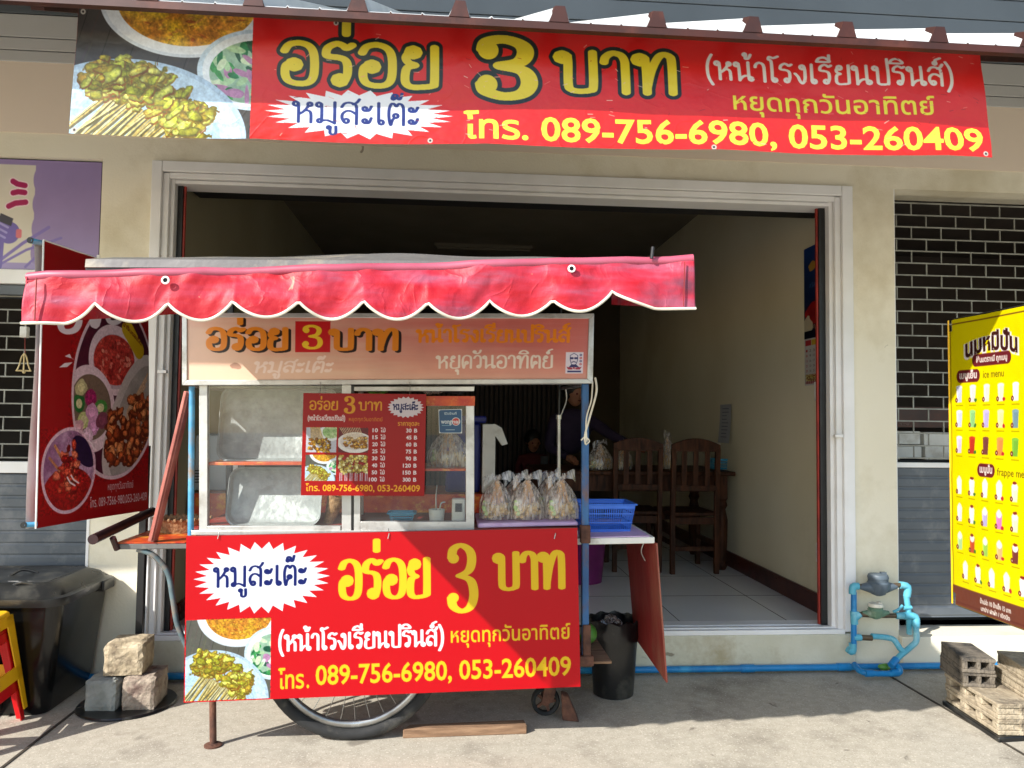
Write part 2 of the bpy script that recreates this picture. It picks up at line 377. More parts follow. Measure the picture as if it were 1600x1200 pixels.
# ------------------------------------------------------------------ print painter
def vnoise(x, y, seed=0):
    """smooth value noise on arrays"""
    def h(i, j):
        n = (i.astype(np.int64)*374761393+j.astype(np.int64)*668265263+seed*1442695041) & 0xffffffff
        n = ((n ^ (n >> 13))*1274126177) & 0xffffffff
        return ((n ^ (n >> 16)) & 0xffff)/65535.
    xi = np.floor(x); yi = np.floor(y); fx = x-xi; fy = y-yi
    fx = fx*fx*(3-2*fx); fy = fy*fy*(3-2*fy)
    a = h(xi, yi); b = h(xi+1, yi); c = h(xi, yi+1); d = h(xi+1, yi+1)
    return (a*(1-fx)+b*fx)*(1-fy)+(c*(1-fx)+d*fx)*fy
def fbm(x, y, o=4, seed=0):
    s = 0; a = .5
    for i in range(o): s = s+a*vnoise(x*2**i, y*2**i, seed+i*17); a *= .5
    return s/(1-.5**o)

class Canvas:
    """colour print; u right, v down, in its own units, k cells per unit"""
    def __init__(s, W, H, k, bgc):
        s.W, s.H, s.k = W, H, k; s.w, s.h = int(W*k)+1, int(H*k)+1
        s.a = np.empty((s.h, s.w, 3)); s.a[:] = np.array(bgc)/255.
        s.uu, s.vv = np.meshgrid(np.arange(s.w)/k, np.arange(s.h)/k)
        s.clip = None
    def win(s, x0, y0, x1, y1):
        i0 = max(0, int(x0*s.k)-2); i1 = min(s.w, int(x1*s.k)+3); j0 = max(0, int(y0*s.k)-2); j1 = min(s.h, int(y1*s.k)+3)
        return slice(j0, max(j0, j1)), slice(i0, max(i0, i1))
    def put(s, w, mask, c):
        if mask.size == 0: return
        if s.clip is not None:
            x0, y0, x1, y1 = s.clip; mask = mask*((s.uu[w] >= x0) & (s.uu[w] <= x1) & (s.vv[w] >= y0) & (s.vv[w] <= y1))
        c = np.array(c)/255.; m = mask[..., None]; s.a[w] = s.a[w]*(1-m)+c*m
    def ell(s, cx, cy, rx, ry, c, ang=0., nz=0., seed=0, c2=None, nf=.2, cut=None, rim=0.):
        r = max(rx, ry)*(1+nz); w = s.win(cx-r, cy-r, cx+r, cy+r); x = s.uu[w]-cx; y = s.vv[w]-cy
        ca, sa = math.cos(ang), math.sin(ang); X = x*ca+y*sa; Y = -x*sa+y*ca
        d = np.sqrt((X/rx)**2+(Y/ry)**2)
        if nz: d = d*(1+nz*(2*fbm(x/(r*.55)+50, y/(r*.55)+50, 3, seed)-1))
        m = np.clip((1-d)*min(rx, ry)*s.k+.5, 0, 1)
        if cut is not None: m = m*cut(s.uu[w], s.vv[w])
        if c2 is not None:
            t = np.clip(fbm(s.uu[w]*nf, s.vv[w]*nf, 4, seed+5)*2.2-.6, 0, 1)[..., None]
            c = np.array(c)*(1-t)+np.array(c2)*t
        if rim:
            c = np.array(c)*np.ones(d.shape+(3,)) if np.ndim(c) == 1 else c
            lx = np.clip(.5-(x/r)*.5-(y/r)*.8, -.4, 1)[..., None]; c = c*(1-rim*np.clip(d, 0, 1)[..., None]**3)*(1+.22*lx)
            c = np.minimum(c, 255)
        s.put(w, m, c)
    def grain(s, x0, y0, x1, y1, amt=.3, f=1.):
        w = s.win(x0, y0, x1, y1)
        if s.a[w].size == 0: return
        u, v = s.uu[w]*f, s.vv[w]*f; n = (fbm(u*.55, v*.55, 4, 77)-.5)*1.3+(vnoise(u*1.3, v*1.3, 5)-.5)*.5
        sat = (s.a[w].max(-1)-s.a[w].min(-1))[..., None]; s.a[w] = np.clip(s.a[w]*(1+amt*n[..., None]*(.12+1.7*sat)), 0, 1)
    def rect(s, x0, y0, x1, y1, c, r=0.):
        w = s.win(x0, y0, x1, y1); x = s.uu[w]; y = s.vv[w]
        dx = np.abs(x-(x0+x1)/2)-((x1-x0)/2-r); dy = np.abs(y-(y0+y1)/2)-((y1-y0)/2-r)
        d = np.hypot(np.maximum(dx, 0), np.maximum(dy, 0))+np.minimum(np.maximum(dx, dy), 0)-r
        s.put(w, np.clip(.5-d*s.k, 0, 1), c)
    def poly(s, pts, c):
        xs = [p[0] for p in pts]; ys = [p[1] for p in pts]
        w = s.win(min(xs), min(ys), max(xs), max(ys)); m = 0
        for ox, oy in ((-.25, -.25), (.25, -.25), (-.25, .25), (.25, .25)):
            x = s.uu[w]+ox/s.k; y = s.vv[w]+oy/s.k; ins = np.zeros(x.shape, bool)
            for i in range(len(pts)):
                x1, y1 = pts[i]; x2, y2 = pts[(i+1) % len(pts)]
                if y1 == y2: continue
                ins ^= ((y1 > y) != (y2 > y)) & (x < (x2-x1)*(y-y1)/(y2-y1)+x1)
            m = m+ins*.25
        s.put(w, m*1., c)
    def stroke(s, pts, wd, c, wy=None, outw=0., closed=False):
        """round pen of width wd (wy: height of the pen); distance field"""
        wy = wy or wd; kk = wd/wy; pts = list(pts)+([pts[0]] if closed else [])
        xs = [p[0] for p in pts]; ys = [p[1] for p in pts]; q = wd+outw*2+1
        w = s.win(min(xs)-q, min(ys)-q, max(xs)+q, max(ys)+q); x = s.uu[w]; y = s.vv[w]*kk; d = np.full(x.shape, 1e9)
        for (x1, y1), (x2, y2) in zip(pts[:-1], pts[1:]):
            y1 *= kk; y2 *= kk; dx, dy = x2-x1, y2-y1; L = dx*dx+dy*dy+1e-12
            t = np.clip(((x-x1)*dx+(y-y1)*dy)/L, 0, 1); d = np.minimum(d, np.hypot(x-x1-t*dx, y-y1-t*dy))
        s.put(w, np.clip((wd/2+outw-d)*s.k+.5, 0, 1), c)
    def star(s, cx, cy, rx, ry, n, c, inner=.82):
        s.poly([(cx+rx*(1 if i % 2 == 0 else inner)*math.cos(math.pi*i/n), cy+ry*(1 if i % 2 == 0 else inner)*math.sin(math.pi*i/n)) for i in range(2*n)], c)
    def sheet(s, name, m, fn, parent=None, gain=.66):
        """mesh whose vertices are the canvas cells, placed by fn(u,v) -> x,y,z arrays (u,v in 0..1)"""
        x, y, z = fn(s.uu/s.uu.max(), s.vv/s.vv.max())
        x, y, z = [np.broadcast_to(q, s.uu.shape) for q in (x, y, z)]
        off = np.array(parent['_o']) if parent is not None and '_o' in parent else np.zeros(3)
        v = np.stack([x, y, z], -1).reshape(-1, 3)-off; h, wd = s.h, s.w
        idx = np.arange(h*wd).reshape(h, wd)
        f = np.stack([idx[:-1, :-1], idx[1:, :-1], idx[1:, 1:], idx[:-1, 1:]], -1).reshape(-1, 4)
        me = bpy.data.meshes.new(name); me.vertices.add(len(v)); me.vertices.foreach_set('co', v.astype(np.float32).ravel())
        me.loops.add(f.size); me.loops.foreach_set('vertex_index', f.ravel().astype(np.int32))
        me.polygons.add(len(f)); me.polygons.foreach_set('loop_start', np.arange(0, f.size, 4, dtype=np.int32))
        try: me.polygons.foreach_set('loop_total', np.full(len(f), 4, dtype=np.int32))
        except Exception: pass
        me.update(calc_edges=True)
        at = me.color_attributes.new('Col', 'FLOAT_COLOR', 'POINT')
        c = np.clip(s.a, 0, 1); c = np.where(c <= .04045, c/12.92, ((c+.055)/1.055)**2.4)
        c = c*gain; c = np.concatenate([c, np.ones((h, wd, 1))], -1); at.data.foreach_set('color', c.astype(np.float32).ravel())
        me.polygons.foreach_set('use_smooth', np.ones(len(f), bool))
        me.materials.append(m); o = bpy.data.objects.new(name, me); col.objects.link(o)
        if parent is not None: o.parent = parent; o['_o'] = list(off)
        return o
def quad(p00, p10, p11, p01, bulge=None, lay=False):
    """map u,v to the quad top-left, top-right, bottom-right, bottom-left"""
    a, b, c, d = [np.array(p) for p in (p00, p10, p11, p01)]
    dp = lambda p: float(np.dot(np.array(p)-CC, -np.array([CM[0][2], CM[1][2], CM[2][2]])))
    k = (dp(p10)+dp(p11))/(dp(p00)+dp(p01)) if lay else 1.
    def fn(u, v):
        u = u/((1-u)*k+u)   # lettering laid out slightly wider towards the far end
        q = [a[i]*(1-u)*(1-v)+b[i]*u*(1-v)+c[i]*u*v+d[i]*(1-u)*v for i in range(3)]
        if bulge is not None:
            n = np.cross(b-a, d-a); n = n/np.linalg.norm(n); e = bulge(u, v); q = [q[i]+n[i]*e for i in range(3)]
        return q
    return fn

# plain lettering: Blender's own built-in typeface, read as triangles
_fc = {}
def font_tris(txt, bold=0., spacing=1.):
    key = (txt, bold, spacing)
    if key not in _fc:
        c = bpy.data.curves.new('lettering', 'FONT'); c.body = txt; c.resolution_u = 3; c.offset = bold; c.space_character = spacing
        o = bpy.data.objects.new('lettering', c); col.objects.link(o)
        dg = bpy.context.evaluated_depsgraph_get(); e = o.evaluated_get(dg); me = e.to_mesh(); me.calc_loop_triangles()
        v = np.array([q.co[:2] for q in me.vertices]); t = np.array([l.vertices[:] for l in me.loop_triangles])
        e.to_mesh_clear(); bpy.data.objects.remove(o); bpy.data.curves.remove(c)
        _fc[key] = (v, t)
    return _fc[key]
def text(cv, txt, x0, x1, yb, h, c, bold=0., dy=0., S=3, vref='0', slant=0., curve=None):
    """fit txt between x0 and x1 on baseline yb, digits h tall; dy = rise of the baseline per unit u"""
    v, t = font_tris(txt, bold)
    if len(t) == 0: return
    rv, _ = font_tris(vref, bold); cap = rv[:, 1].max()
    mn, mx = v[:, 0].min(), v[:, 0].max()
    X = x0+(v[:, 0]-mn)/(mx-mn)*(x1-x0); Y = yb-v[:, 1]/cap*h+dy*(X-x0)
    X = X+slant*(yb-Y)
    if curve is not None: Y = Y+curve(X)
    k = cv.k*S; w = cv.win(X.min()-.5, Y.min()-.5, X.max()+.5, Y.max()+.5)
    hh, ww = (w[0].stop-w[0].start)*S, (w[1].stop-w[1].start)*S
    if hh <= 0 or ww <= 0: return
    m = np.zeros((hh, ww), bool); px = X*k-w[1].start*S+(S-1)/2; py = Y*k-w[0].start*S+(S-1)/2
    for a, b, d in t:
        xa, ya, xb, yb_, xc, yc = px[a], py[a], px[b], py[b], px[d], py[d]
        i0 = max(0, int(min(xa, xb, xc))); i1 = min(ww, int(max(xa, xb, xc))+2); j0 = max(0, int(min(ya, yb_, yc))); j1 = min(hh, int(max(ya, yb_, yc))+2)
        if i0 >= i1 or j0 >= j1: continue
        gx = np.arange(i0, i1)[None, :]; gy = np.arange(j0, j1)[:, None]
        e1 = (xb-xa)*(gy-ya)-(yb_-ya)*(gx-xa); e2 = (xc-xb)*(gy-yb_)-(yc-yb_)*(gx-xb); e3 = (xa-xc)*(gy-yc)-(ya-yc)*(gx-xc)
        m[j0:j1, i0:i1] |= ((e1 >= 0) & (e2 >= 0) & (e3 >= 0)) | ((e1 <= 0) & (e2 <= 0) & (e3 <= 0))
    cv.put(w, m.reshape(hh//S, S, ww//S, S).mean((1, 3)), c)

# looped Thai lettering: own stroke skeletons, x right, y up, body height 1
def ring(cx, cy, r=.105): return [(cx+r*math.cos(a*math.pi/4), cy+r*math.sin(a*math.pi/4)) for a in range(9)]
HEAD = ring(.13, .86)
GL = {
 'อ': (.86, [ring(.31, .47), [(.2, .5), (.13, .42), (.12, .22), (.2, .06), (.42, 0), (.64, .05), (.74, .25), (.74, .7), (.64, .92), (.42, 1), (.2, .95), (.1, .8)]]),
 'ร': (.74, [ring(.4, .12), [(.51, .12), (.56, .28), (.56, .5), (.5, .62), (.36, .67), (.17, .69), (.1, .74), (.14, .9), (.32, 1), (.46, .96), (.54, .9), (.66, .97)]]),
 'ย': (.88, [ring(.3, .86), [(.2, .84), (.14, .72), (.2, .6), (.34, .54), (.18, .48), (.13, .32), (.14, .1), (.26, 0), (.5, 0), (.72, .04), (.76, .16), (.76, 1)]]),
 'บ': (.92, [HEAD, [(.24, .9), (.25, .7), (.25, .16), (.32, .03), (.5, 0), (.7, .03), (.78, .15), (.78, 1)]]),
 'ป': (.92, [HEAD, [(.24, .9), (.25, .7), (.25, .16), (.32, .03), (.5, 0), (.7, .03), (.78, .15), (.78, 1.38)]]),
 'า': (.66, [[(.06, .76), (.1, .9), (.24, 1), (.42, .96), (.5, .82), (.51, .6), (.51, 0)]]),
 'ท': (.96, [HEAD, [(.24, .9), (.26, .6), (.26, 0)], [(.26, .12), (.36, .55), (.5, .88), (.62, 1), (.76, .96), (.81, .8), (.81, 0)]]),
 'ห': (.96, [HEAD, [(.24, .9), (.26, .6), (.26, 0)], [(.26, .36), (.46, .5), (.6, .66), (.66, .76)], ring(.74, .86, .09), [(.52, .57), (.7, .55), (.79, .42), (.8, 0)]]),
 'ม': (.98, [HEAD, [(.24, .9), (.26, .6), (.26, .16)], ring(.17, .1, .09), [(.26, .1), (.5, .14), (.8, .02)], [(.82, 1), (.82, 0)]]),
 'น': (1., [HEAD, [(.24, .9), (.26, .6), (.26, 0)], [(.26, .03), (.42, .2), (.6, .27), (.76, .24)], [(.74, 1), (.74, .16)], ring(.84, .11, .1)]),
 'ส': (.9, [ring(.3, .14), [(.2, .1), (.12, .26), (.14, .46), (.3, .6), (.5, .6), (.7, .48)], [(.1, .78), (.22, .95), (.42, 1), (.62, .94), (.74, .78), (.74, 0)], [(.6, .92), (.76, 1.02), (.86, 1.16)]]),
 'ล': (.88, [ring(.3, .14), [(.2, .1), (.12, .26), (.14, .46), (.3, .6), (.5, .6), (.7, .48)], [(.1, .78), (.22, .95), (.42, 1), (.62, .94), (.74, .78), (.74, 0)]]),
 'ะ': (.56, [ring(.16, .72, .09), [(.16, .62), (.34, .64), (.44, .84)], ring(.16, .16, .09), [(.16, .06), (.34, .08), (.44, .3)]]),
 'เ': (.44, [[(.16, 1), (.16, .14)], ring(.27, .11, .1)]),
 'โ': (.5, [ring(.32, .11, .1), [(.2, .14), (.2, 1.05), (.06, 1.2), (.1, 1.33), (.3, 1.28), (.52, 1.36)]]),
 'ง': (.7, [ring(.42, .84), [(.53, .84), (.56, .6), (.54, .2), (.42, 0), (.3, .1), (.2, .34), (.06, .5)]]),
 'ด': (.88, [ring(.42, .42, .1), [(.36, .33), (.26, .2), (.2, 0), (.13, .3), (.13, .7), (.24, .93), (.44, 1), (.66, .93), (.75, .72), (.75, 0)]]),
 'ต': (.88, [ring(.42, .42, .1), [(.36, .33), (.26, .2), (.2, 0), (.13, .3), (.13, .7), (.22, .96), (.34, .98), (.44, .86), (.54, .98), (.68, .94), (.75, .72), (.75, 0)]]),
 'ก': (.88, [[(.18, 0), (.18, .5), (.06, .64), (.14, .86), (.42, 1), (.66, .93), (.75, .72), (.75, 0)]]),
 'ว': (.7, [ring(.44, .12), [(.55, .12), (.58, .3), (.58, .76), (.5, .94), (.34, 1), (.18, .94), (.08, .78)]]),
 '(': (.44, [[(.34, 1.3), (.16, .95), (.1, .5), (.16, .05), (.34, -.3)]]),
 ')': (.44, [[(.1, 1.3), (.28, .95), (.34, .5), (.28, .05), (.1, -.3)]]),
 ' ': (.55, []),
}
MK = {  # marks: width, strokes
 '่': (.1, [[(.05, 1.24), (.05, 1.52)]]),
 '้': (.36, [ring(.06, 1.4, .07), [(.13, 1.36), (.1, 1.2), (.24, 1.2), (.36, 1.4)]]),
 '๊': (.5, [ring(.05, 1.24, .06), [(.0, 1.28), (.06, 1.42), (.2, 1.4), (.22, 1.24), (.34, 1.22), (.42, 1.48)]]),
 '์': (.4, [ring(.1, 1.22, .08), [(.16, 1.28), (.16, 1.4), (.4, 1.5)]]),
 'ิ': (.66, [[(.0, 1.16), (.1, 1.32), (.34, 1.4), (.56, 1.32), (.62, 1.16), (.0, 1.16)]]),
 'ี': (.66, [[(.0, 1.16), (.1, 1.32), (.34, 1.38), (.54, 1.3), (.62, 1.16), (.0, 1.16)], [(.62, 1.16), (.62, 1.5)]]),
 'ั': (.56, [ring(.08, 1.3, .08), [(.08, 1.2), (.26, 1.16), (.46, 1.24), (.54, 1.42)]]),
 'ุ': (.2, [ring(.04, -.2, .07), [(.12, -.2), (.13, -.5)]]),
 'ู': (.4, [ring(.04, -.2, .07), [(.1, -.22), (.1, -.46), (.22, -.52), (.34, -.44), (.34, -.14)]]),
}
def cr2(pts, n=5):
    if len(pts) < 3 or len(pts) == 9: return pts
    out = []
    for i in range(len(pts)-1):
        a, b, c, d = pts[max(i-1, 0)], pts[i], pts[i+1], pts[min(i+2, len(pts)-1)]
        for k in range(n):
            t = k/n; out.append(tuple(.5*(2*b[j]+(c[j]-a[j])*t+(2*a[j]-5*b[j]+4*c[j]-d[j])*t*t+(3*b[j]-a[j]-3*c[j]+d[j])*t**3) for j in (0, 1)))
    out.append(pts[-1]); return out
def loop_text(cv, txt, x0, x1, yb, h, c, pen=.17, thin=.6, outline=0., oc=(0, 0, 0), slant=0., dy=0., shadow=None):
    x = 0; st = []; lx = lw = 0; up = False
    for ch in txt:
        if ch in MK:
            mw, ss = MK[ch]; ox = lx+lw-.12-mw; oy = 0
            if ch in '่้๊์' and up: oy = .34
            if ch in 'ิีั': up = True
            if ch in 'ุู': ox = lx+lw-.2-mw*.6
            if ch == '่' and not up: ox -= .04
            st += [[(px+ox, py*(1 if py < 1.6 else 1)+oy) for px, py in s_] for s_ in ss]
        else:
            gw, ss = GL[ch]; lx, lw, up = x, gw, False
            st += [[(px+x, py) for px, py in s_] for s_ in ss]; x += gw+.04
    fx = (x1-x0)/x
    def tr(p): X = x0+p[0]*fx; return (X+slant*p[1]*h, yb-p[1]*h+dy*(X-x0))
    st = [[tr(p) for p in cr2(s_)] for s_ in st]; wx = pen*h; wy = wx*thin
    if shadow:
        for s_ in st: cv.stroke([(a+shadow[0], b+shadow[1]) for a, b in s_], wx, shadow[2], wy)
    if outline:
        for s_ in st: cv.stroke(s_, wx+outline*2, oc, wy+outline*2)
    for s_ in st: cv.stroke(s_, wx, c, wy)
def three(cv, x0, y0, x1, y1, c, pen=.17, outline=0., oc=(0, 0, 0)):
    """a bold old-style 3 with ball ends in the box"""
    W, H = x1-x0, y1-y0
    T = lambda p: (x0+p[0]*W, y0+p[1]*H)
    top = [T(p) for p in cr2([(.14, .22), (.2, .1), (.46, .05), (.74, .12), (.82, .25), (.72, .4), (.42, .47)], 6)]
    bot = [T(p) for p in cr2([(.42, .47), (.78, .54), (.88, .73), (.76, .9), (.46, .955), (.18, .89), (.12, .77)], 6)]
    wx = pen*H
    for o_, cc in ((outline, oc), (0, c)) if outline else ((0, c),):
        cv.stroke(top, wx+2*o_, cc, wx*.5+2*o_); cv.stroke(bot, wx+2*o_, cc, wx*.5+2*o_)
        for bx, by in ((.2, .23), (.18, .77)): cv.ell(*T((bx, by)), wx*.6+o_, wx*.55+o_, cc)

def plate_scene(cv, x0, y0, x1, y1, seed=1, old=False):
    """the printed food photo: peanut curry, cucumber relish and a plate of yellow satay"""
    W, H = x1-x0, y1-y0; sv = cv.clip; cv.clip = (x0, y0, x1, y1); rd = random.Random(seed)
    X = lambda a: x0+a*W; Y = lambda b: y0+b*H
    wd = (92, 92, 84) if not old else (66, 62, 60)
    cv.rect(x0, y0, x1, y1, wd)
    for i in range(9): cv.stroke([(X(-.1+i*.16), Y(0)), (X(-.3+i*.16), Y(1))], W*.004, tuple(v*.5 for v in wd))
    for i in range(30):
        a = rd.random(); b = rd.random(); cv.stroke([(X(a), Y(b)), (X(a-.05), Y(b+.22))], W*.004, tuple(v*rd.uniform(.85, 1.25) for v in wd))
    cv.ell(X(.62), Y(-.08), W*.5, H*.43, (214, 224, 232)); cv.ell(X(.62), Y(-.08), W*.475, H*.405, (236, 242, 246))
    cv.ell(X(.62), Y(-.08), W*.4, H*.34, (214, 176, 40), c2=(190, 122, 40), nf=9/W, seed=seed)
    for i in range(40):
        a, b = rd.uniform(.3, .95), rd.uniform(0, .24)
        if ((a-.62)/.37)**2+((b+.08)/.31)**2 < 1: cv.ell(X(a), Y(b), W*rd.uniform(.008, .03), H*rd.uniform(.004, .014), rd.choice([(226, 178, 60), (160, 84, 30), (196, 130, 44), (214, 150, 60)]), ang=rd.uniform(-.6, .6), nz=.3, seed=i)
    cv.ell(X(1.03), Y(.44), W*.34, H*.33, (200, 222, 236)); cv.ell(X(1.03), Y(.44), W*.31, H*.3, (232, 242, 248)); cv.ell(X(1.03), Y(.46), W*.27, H*.26, (150, 186, 160))
    cut = lambda u, v: (((u-X(1.03))/(W*.27))**2+((v-Y(.46))/(H*.26))**2 < 1)*1.
    for i in range(46):
        cv.ell(X(rd.uniform(.76, 1.1)), Y(rd.uniform(.22, .72)), W*rd.uniform(.03, .065), H*rd.uniform(.015, .04), rd.choice([(30, 120, 70), (206, 226, 190), (170, 206, 160), (60, 150, 80), (226, 232, 226), (180, 130, 170), (24, 84, 60)]), ang=rd.uniform(0, 3), nz=.15, seed=i, cut=cut)
    cv.ell(X(.32), Y(1.0), W*.66, H*.62, (178, 204, 226)); cv.ell(X(.32), Y(1.01), W*.63, H*.595, (196, 222, 240)); cv.ell(X(.34), Y(1.03), W*.5, H*.47, (180, 212, 236))
    for i in range(34):
        t = i/33.; sx, sy = .2+.5*t, .66+.32*t; L = rd.uniform(.3, .46)
        p = [(X(sx), Y(sy)), (X(sx-L*rd.uniform(.5, .75)), Y(sy+L*rd.uniform(.75, 1.)))]
        cv.stroke([(a+W*.012, b+H*.008) for a, b in p], W*.014, (104, 96, 60)); cv.stroke(p, W*.0085, rd.choice([(224, 206, 120), (206, 180, 96), (236, 222, 150)]))
    cols = [(196, 202, 60), (176, 184, 50), (150, 152, 44), (214, 216, 88), (190, 170, 52)]
    for i in range(260):
        t = rd.random(); s_ = rd.random(); px_, py_ = .1+.62*t+.1*s_-.04, .56+.38*t-.26*s_+.03*math.sin(9*t)+(.08 if t > .6 else 0)*rd.random()
        if t < .15: py_ += .06
        r1, r2 = W*rd.uniform(.026, .068), H*rd.uniform(.02, .046); an = rd.uniform(-.9, .4)
        cv.ell(X(px_)+W*.004, Y(py_)+H*.008, r1, r2, rd.choice([(122, 100, 26), (150, 124, 34), (136, 84, 24)]), ang=an, nz=.7, seed=i)
        cv.ell(X(px_), Y(py_), r1*.93, r2*.86, rd.choice(cols), ang=an, nz=.7, seed=i, c2=rd.choice([(138, 132, 34), (226, 228, 120), (166, 130, 40)]), nf=34/W, rim=.45)
    cv.clip = sv; cv.grain(x0, y0, x1, y1, .5, 100./W)
def bunch(cv, x0, y0, x1, y1, seed=3, kind=0):
    """small printed photos of skewers"""
    W, H = x1-x0, y1-y0; sv = cv.clip; cv.clip = (x0, y0, x1, y1); rd = random.Random(seed)
    X = lambda a: x0+a*W; Y = lambda b: y0+b*H
    cv.rect(x0, y0, x1, y1, [(196, 198, 208), (110, 40, 44), (150, 30, 30)][kind])
    if kind == 0:
        cv.ell(X(.8), Y(.2), W*.36, H*.34, (236, 240, 236)); cv.ell(X(.82), Y(.18), W*.28, H*.26, (140, 180, 110), c2=(206, 222, 170), nf=14/W)
        for i in range(16): cv.stroke([(X(.3+.02*(i-8)), Y(0)), (X(.42+.03*(i-8)), Y(.7))], W*.014, (190, 150, 70))
        for i in range(60): cv.ell(X(.08+.7*rd.random()), Y(rd.uniform(.45, 1)), W*.05, H*.06, rd.choice([(190, 140, 40), (150, 96, 30), (214, 170, 60), (120, 76, 24)]), nz=.5, seed=i, rim=.5)
    if kind == 1:
        cv.ell(X(.56), Y(.6), W*.6, H*.42, (236, 232, 226)); cv.ell(X(.56), Y(.56), W*.5, H*.33, (216, 206, 200))
        for i in range(70): cv.ell(X(rd.uniform(.2, .95)), Y(rd.uniform(.4, .8)), W*.06, H*.05, rd.choice([(206, 150, 60), (160, 100, 36), (226, 176, 90), (130, 80, 30)]), nz=.5, seed=i, rim=.5)
        for i in range(12): cv.stroke([(X(.04+.06*i), Y(0)), (X(.3+.05*i), Y(.5))], W*.018, (230, 206, 160))
    if kind == 2:
        for i in range(6):
            for j in range(22): cv.ell(X(.1+.17*i+rd.uniform(-.06, .06)), Y(rd.uniform(.02, .7)), W*.06, H*.06, rd.choice([(226, 206, 120), (206, 180, 80), (240, 226, 160), (150, 110, 50)]), nz=.5, seed=i*30+j, rim=.5)
            for j in range(2): cv.stroke([(X(.08+.17*i+.06*j), Y(.7)), (X(.08+.17*i+.06*j), Y(1))], W*.02, (226, 214, 226))
    cv.clip = sv; cv.grain(x0, y0, x1, y1, .6, 60./W)
# ------------------------------------------------------------------ ground
g = MB(); g.add([(-40, -60, 0), (40, -60, 0), (40, 30, 0), (-40, 30, 0)], [(0, 1, 2, 3)])
tag(g.build('pavement', 'concrete'), kind='structure')
j = MB()
for x in (-1.60, 2.245, -5.4, 6.1): j.box((x-.006, -30, .001), (x+.006, 0, .0035))
for y in (-2.9,): j.box((-12, y-.006, .001), (12, y+.006, .0033))
tag(j.build('pavement_joint', 'joint'), kind='structure')

# ------------------------------------------------------------------ the shophouse
B = thing('shop_building', (.3, .1, 0), 'long cream and grey shophouse with one open shop bay and two shuttered bays', 'building')
ZO = 2.555; ZS = .2
XL, XR = -1.50, 2.12      # open bay
def bx(lo, hi): return MB().box(lo, hi)
bx((-8, 0, ZO), (9, .2, 2.675)).box((-1.755, 0, 0), (XL, .2, ZO-.0)).box((XR, 0, 0), (2.368, .2, ZO)).build('wall', 'wall', B)
bx((-8, -.006, 2.675), (9, .2, 3.03)).build('fascia_wall', 'taupe', B)
s = MB()
for i, (z0, z1) in enumerate(((3.03, 3.085), (3.09, 3.15), (3.155, 3.27))): s.box((-8, -.012, z0), (9, .2, z1))
s.build('siding', 'siding', B, bevel=.003)
s = MB(); z = 3.275
while z < 6.4:
    s.box((-8, -.012, z), (9, .2, z+.115)); z += .12
s.build('siding', 'siding2', B, bevel=.003)
bx((-8, -2.75, 6.3), (9, .2, 6.4)).build('added_shade_eave', 'siding2', B)  # unseen overhang, added to keep the wall above the awning in shade
# plinth under everything
bx((-8, -.03, 0), (-1.756, .2, ZS-.012)).box((-1.498, -.03, 0), (2.118, .2, ZS-.012)).build('plinth', 'plinth', B, bevel=.006)
bx((2.37, -.03, 0), (9, .5, ZS-.03)).build('plinth', 'wall', B, bevel=.006)
# door frame
f = MB()
for x0, x1, y0 in ((-1.506, -1.456, -.03), (-1.456, -1.425, -.012), (-1.425, -1.405, .01)): f.box((x0, y0, ZS), (x1, .15, ZO-.003 if x0 < -1.5 else ZO-.06))
for x0, x1, y0 in ((2.062, 2.122, -.03), (2.03, 2.062, -.012), (2.008, 2.03, .01)): f.box((x0, y0, ZS), (x1, .15, ZO-.003 if x1 > 2.1 else ZO-.06))
f.box((-1.456, -.028, ZO-.055), (2.062, .15, ZO-.002)); f.box((-1.425, -.012, ZO-.085), (2.03, .15, ZO-.057)); f.box((-1.405, .01, ZO-.105), (2.01, .15, ZO-.087))
f.build('door_frame', 'whitepaint', B, bevel=.003)
t = MB(); t.box((-1.456, -.028, ZS-.012), (2.062, .0, ZS+.012)); t.box((-1.456, .004, ZS-.012), (2.062, .03, ZS+.018)); t.box((-1.456, .034, ZS-.012), (2.062, .06, ZS+.012)); t.box((-1.456, .064, ZS-.012), (2.062, .15, ZS+.016))
t.build('door_track', 'whitepaint', B, bevel=.002)
d = MB(); d.box((-1.403, .05, ZS+.015), (-1.378, .09, ZO-.1)); d.box((1.972, .05, ZS+.015), (2.006, .09, ZO-.1)); d.build('folded_door', 'blackmetal', B)
d = MB(); d.box((-1.377, .06, ZS+.015), (-1.368, .075, ZO-.1)); d.box((1.962, .06, ZS+.015), (1.971, .075, ZO-.1)); d.build('door_seal', 'redline', B)
h = MB(); h.bar(P(983, 683, 0)+Vector((1.05, 0, 0)), P(983, 683, 0)+Vector((1.16, 0, 0)), .016); 
h.v = []; h.f = []
q = P(1308, 681, -.02); h.box((q.x-.022, -.045, q.z-.008), (q.x+.022, -.02, q.z+.008)); q = P(256, 581, -.02); h.box((q.x-.024, -.045, q.z-.008), (q.x+.02, -.02, q.z+.008))
h.build('door_bolt', 'whitepaint', B, bevel=.002)
bx((-1.40, .2, 2.475), (2.1, .36, 2.56)).build('roller_box', 'dark', B, bevel=.01)
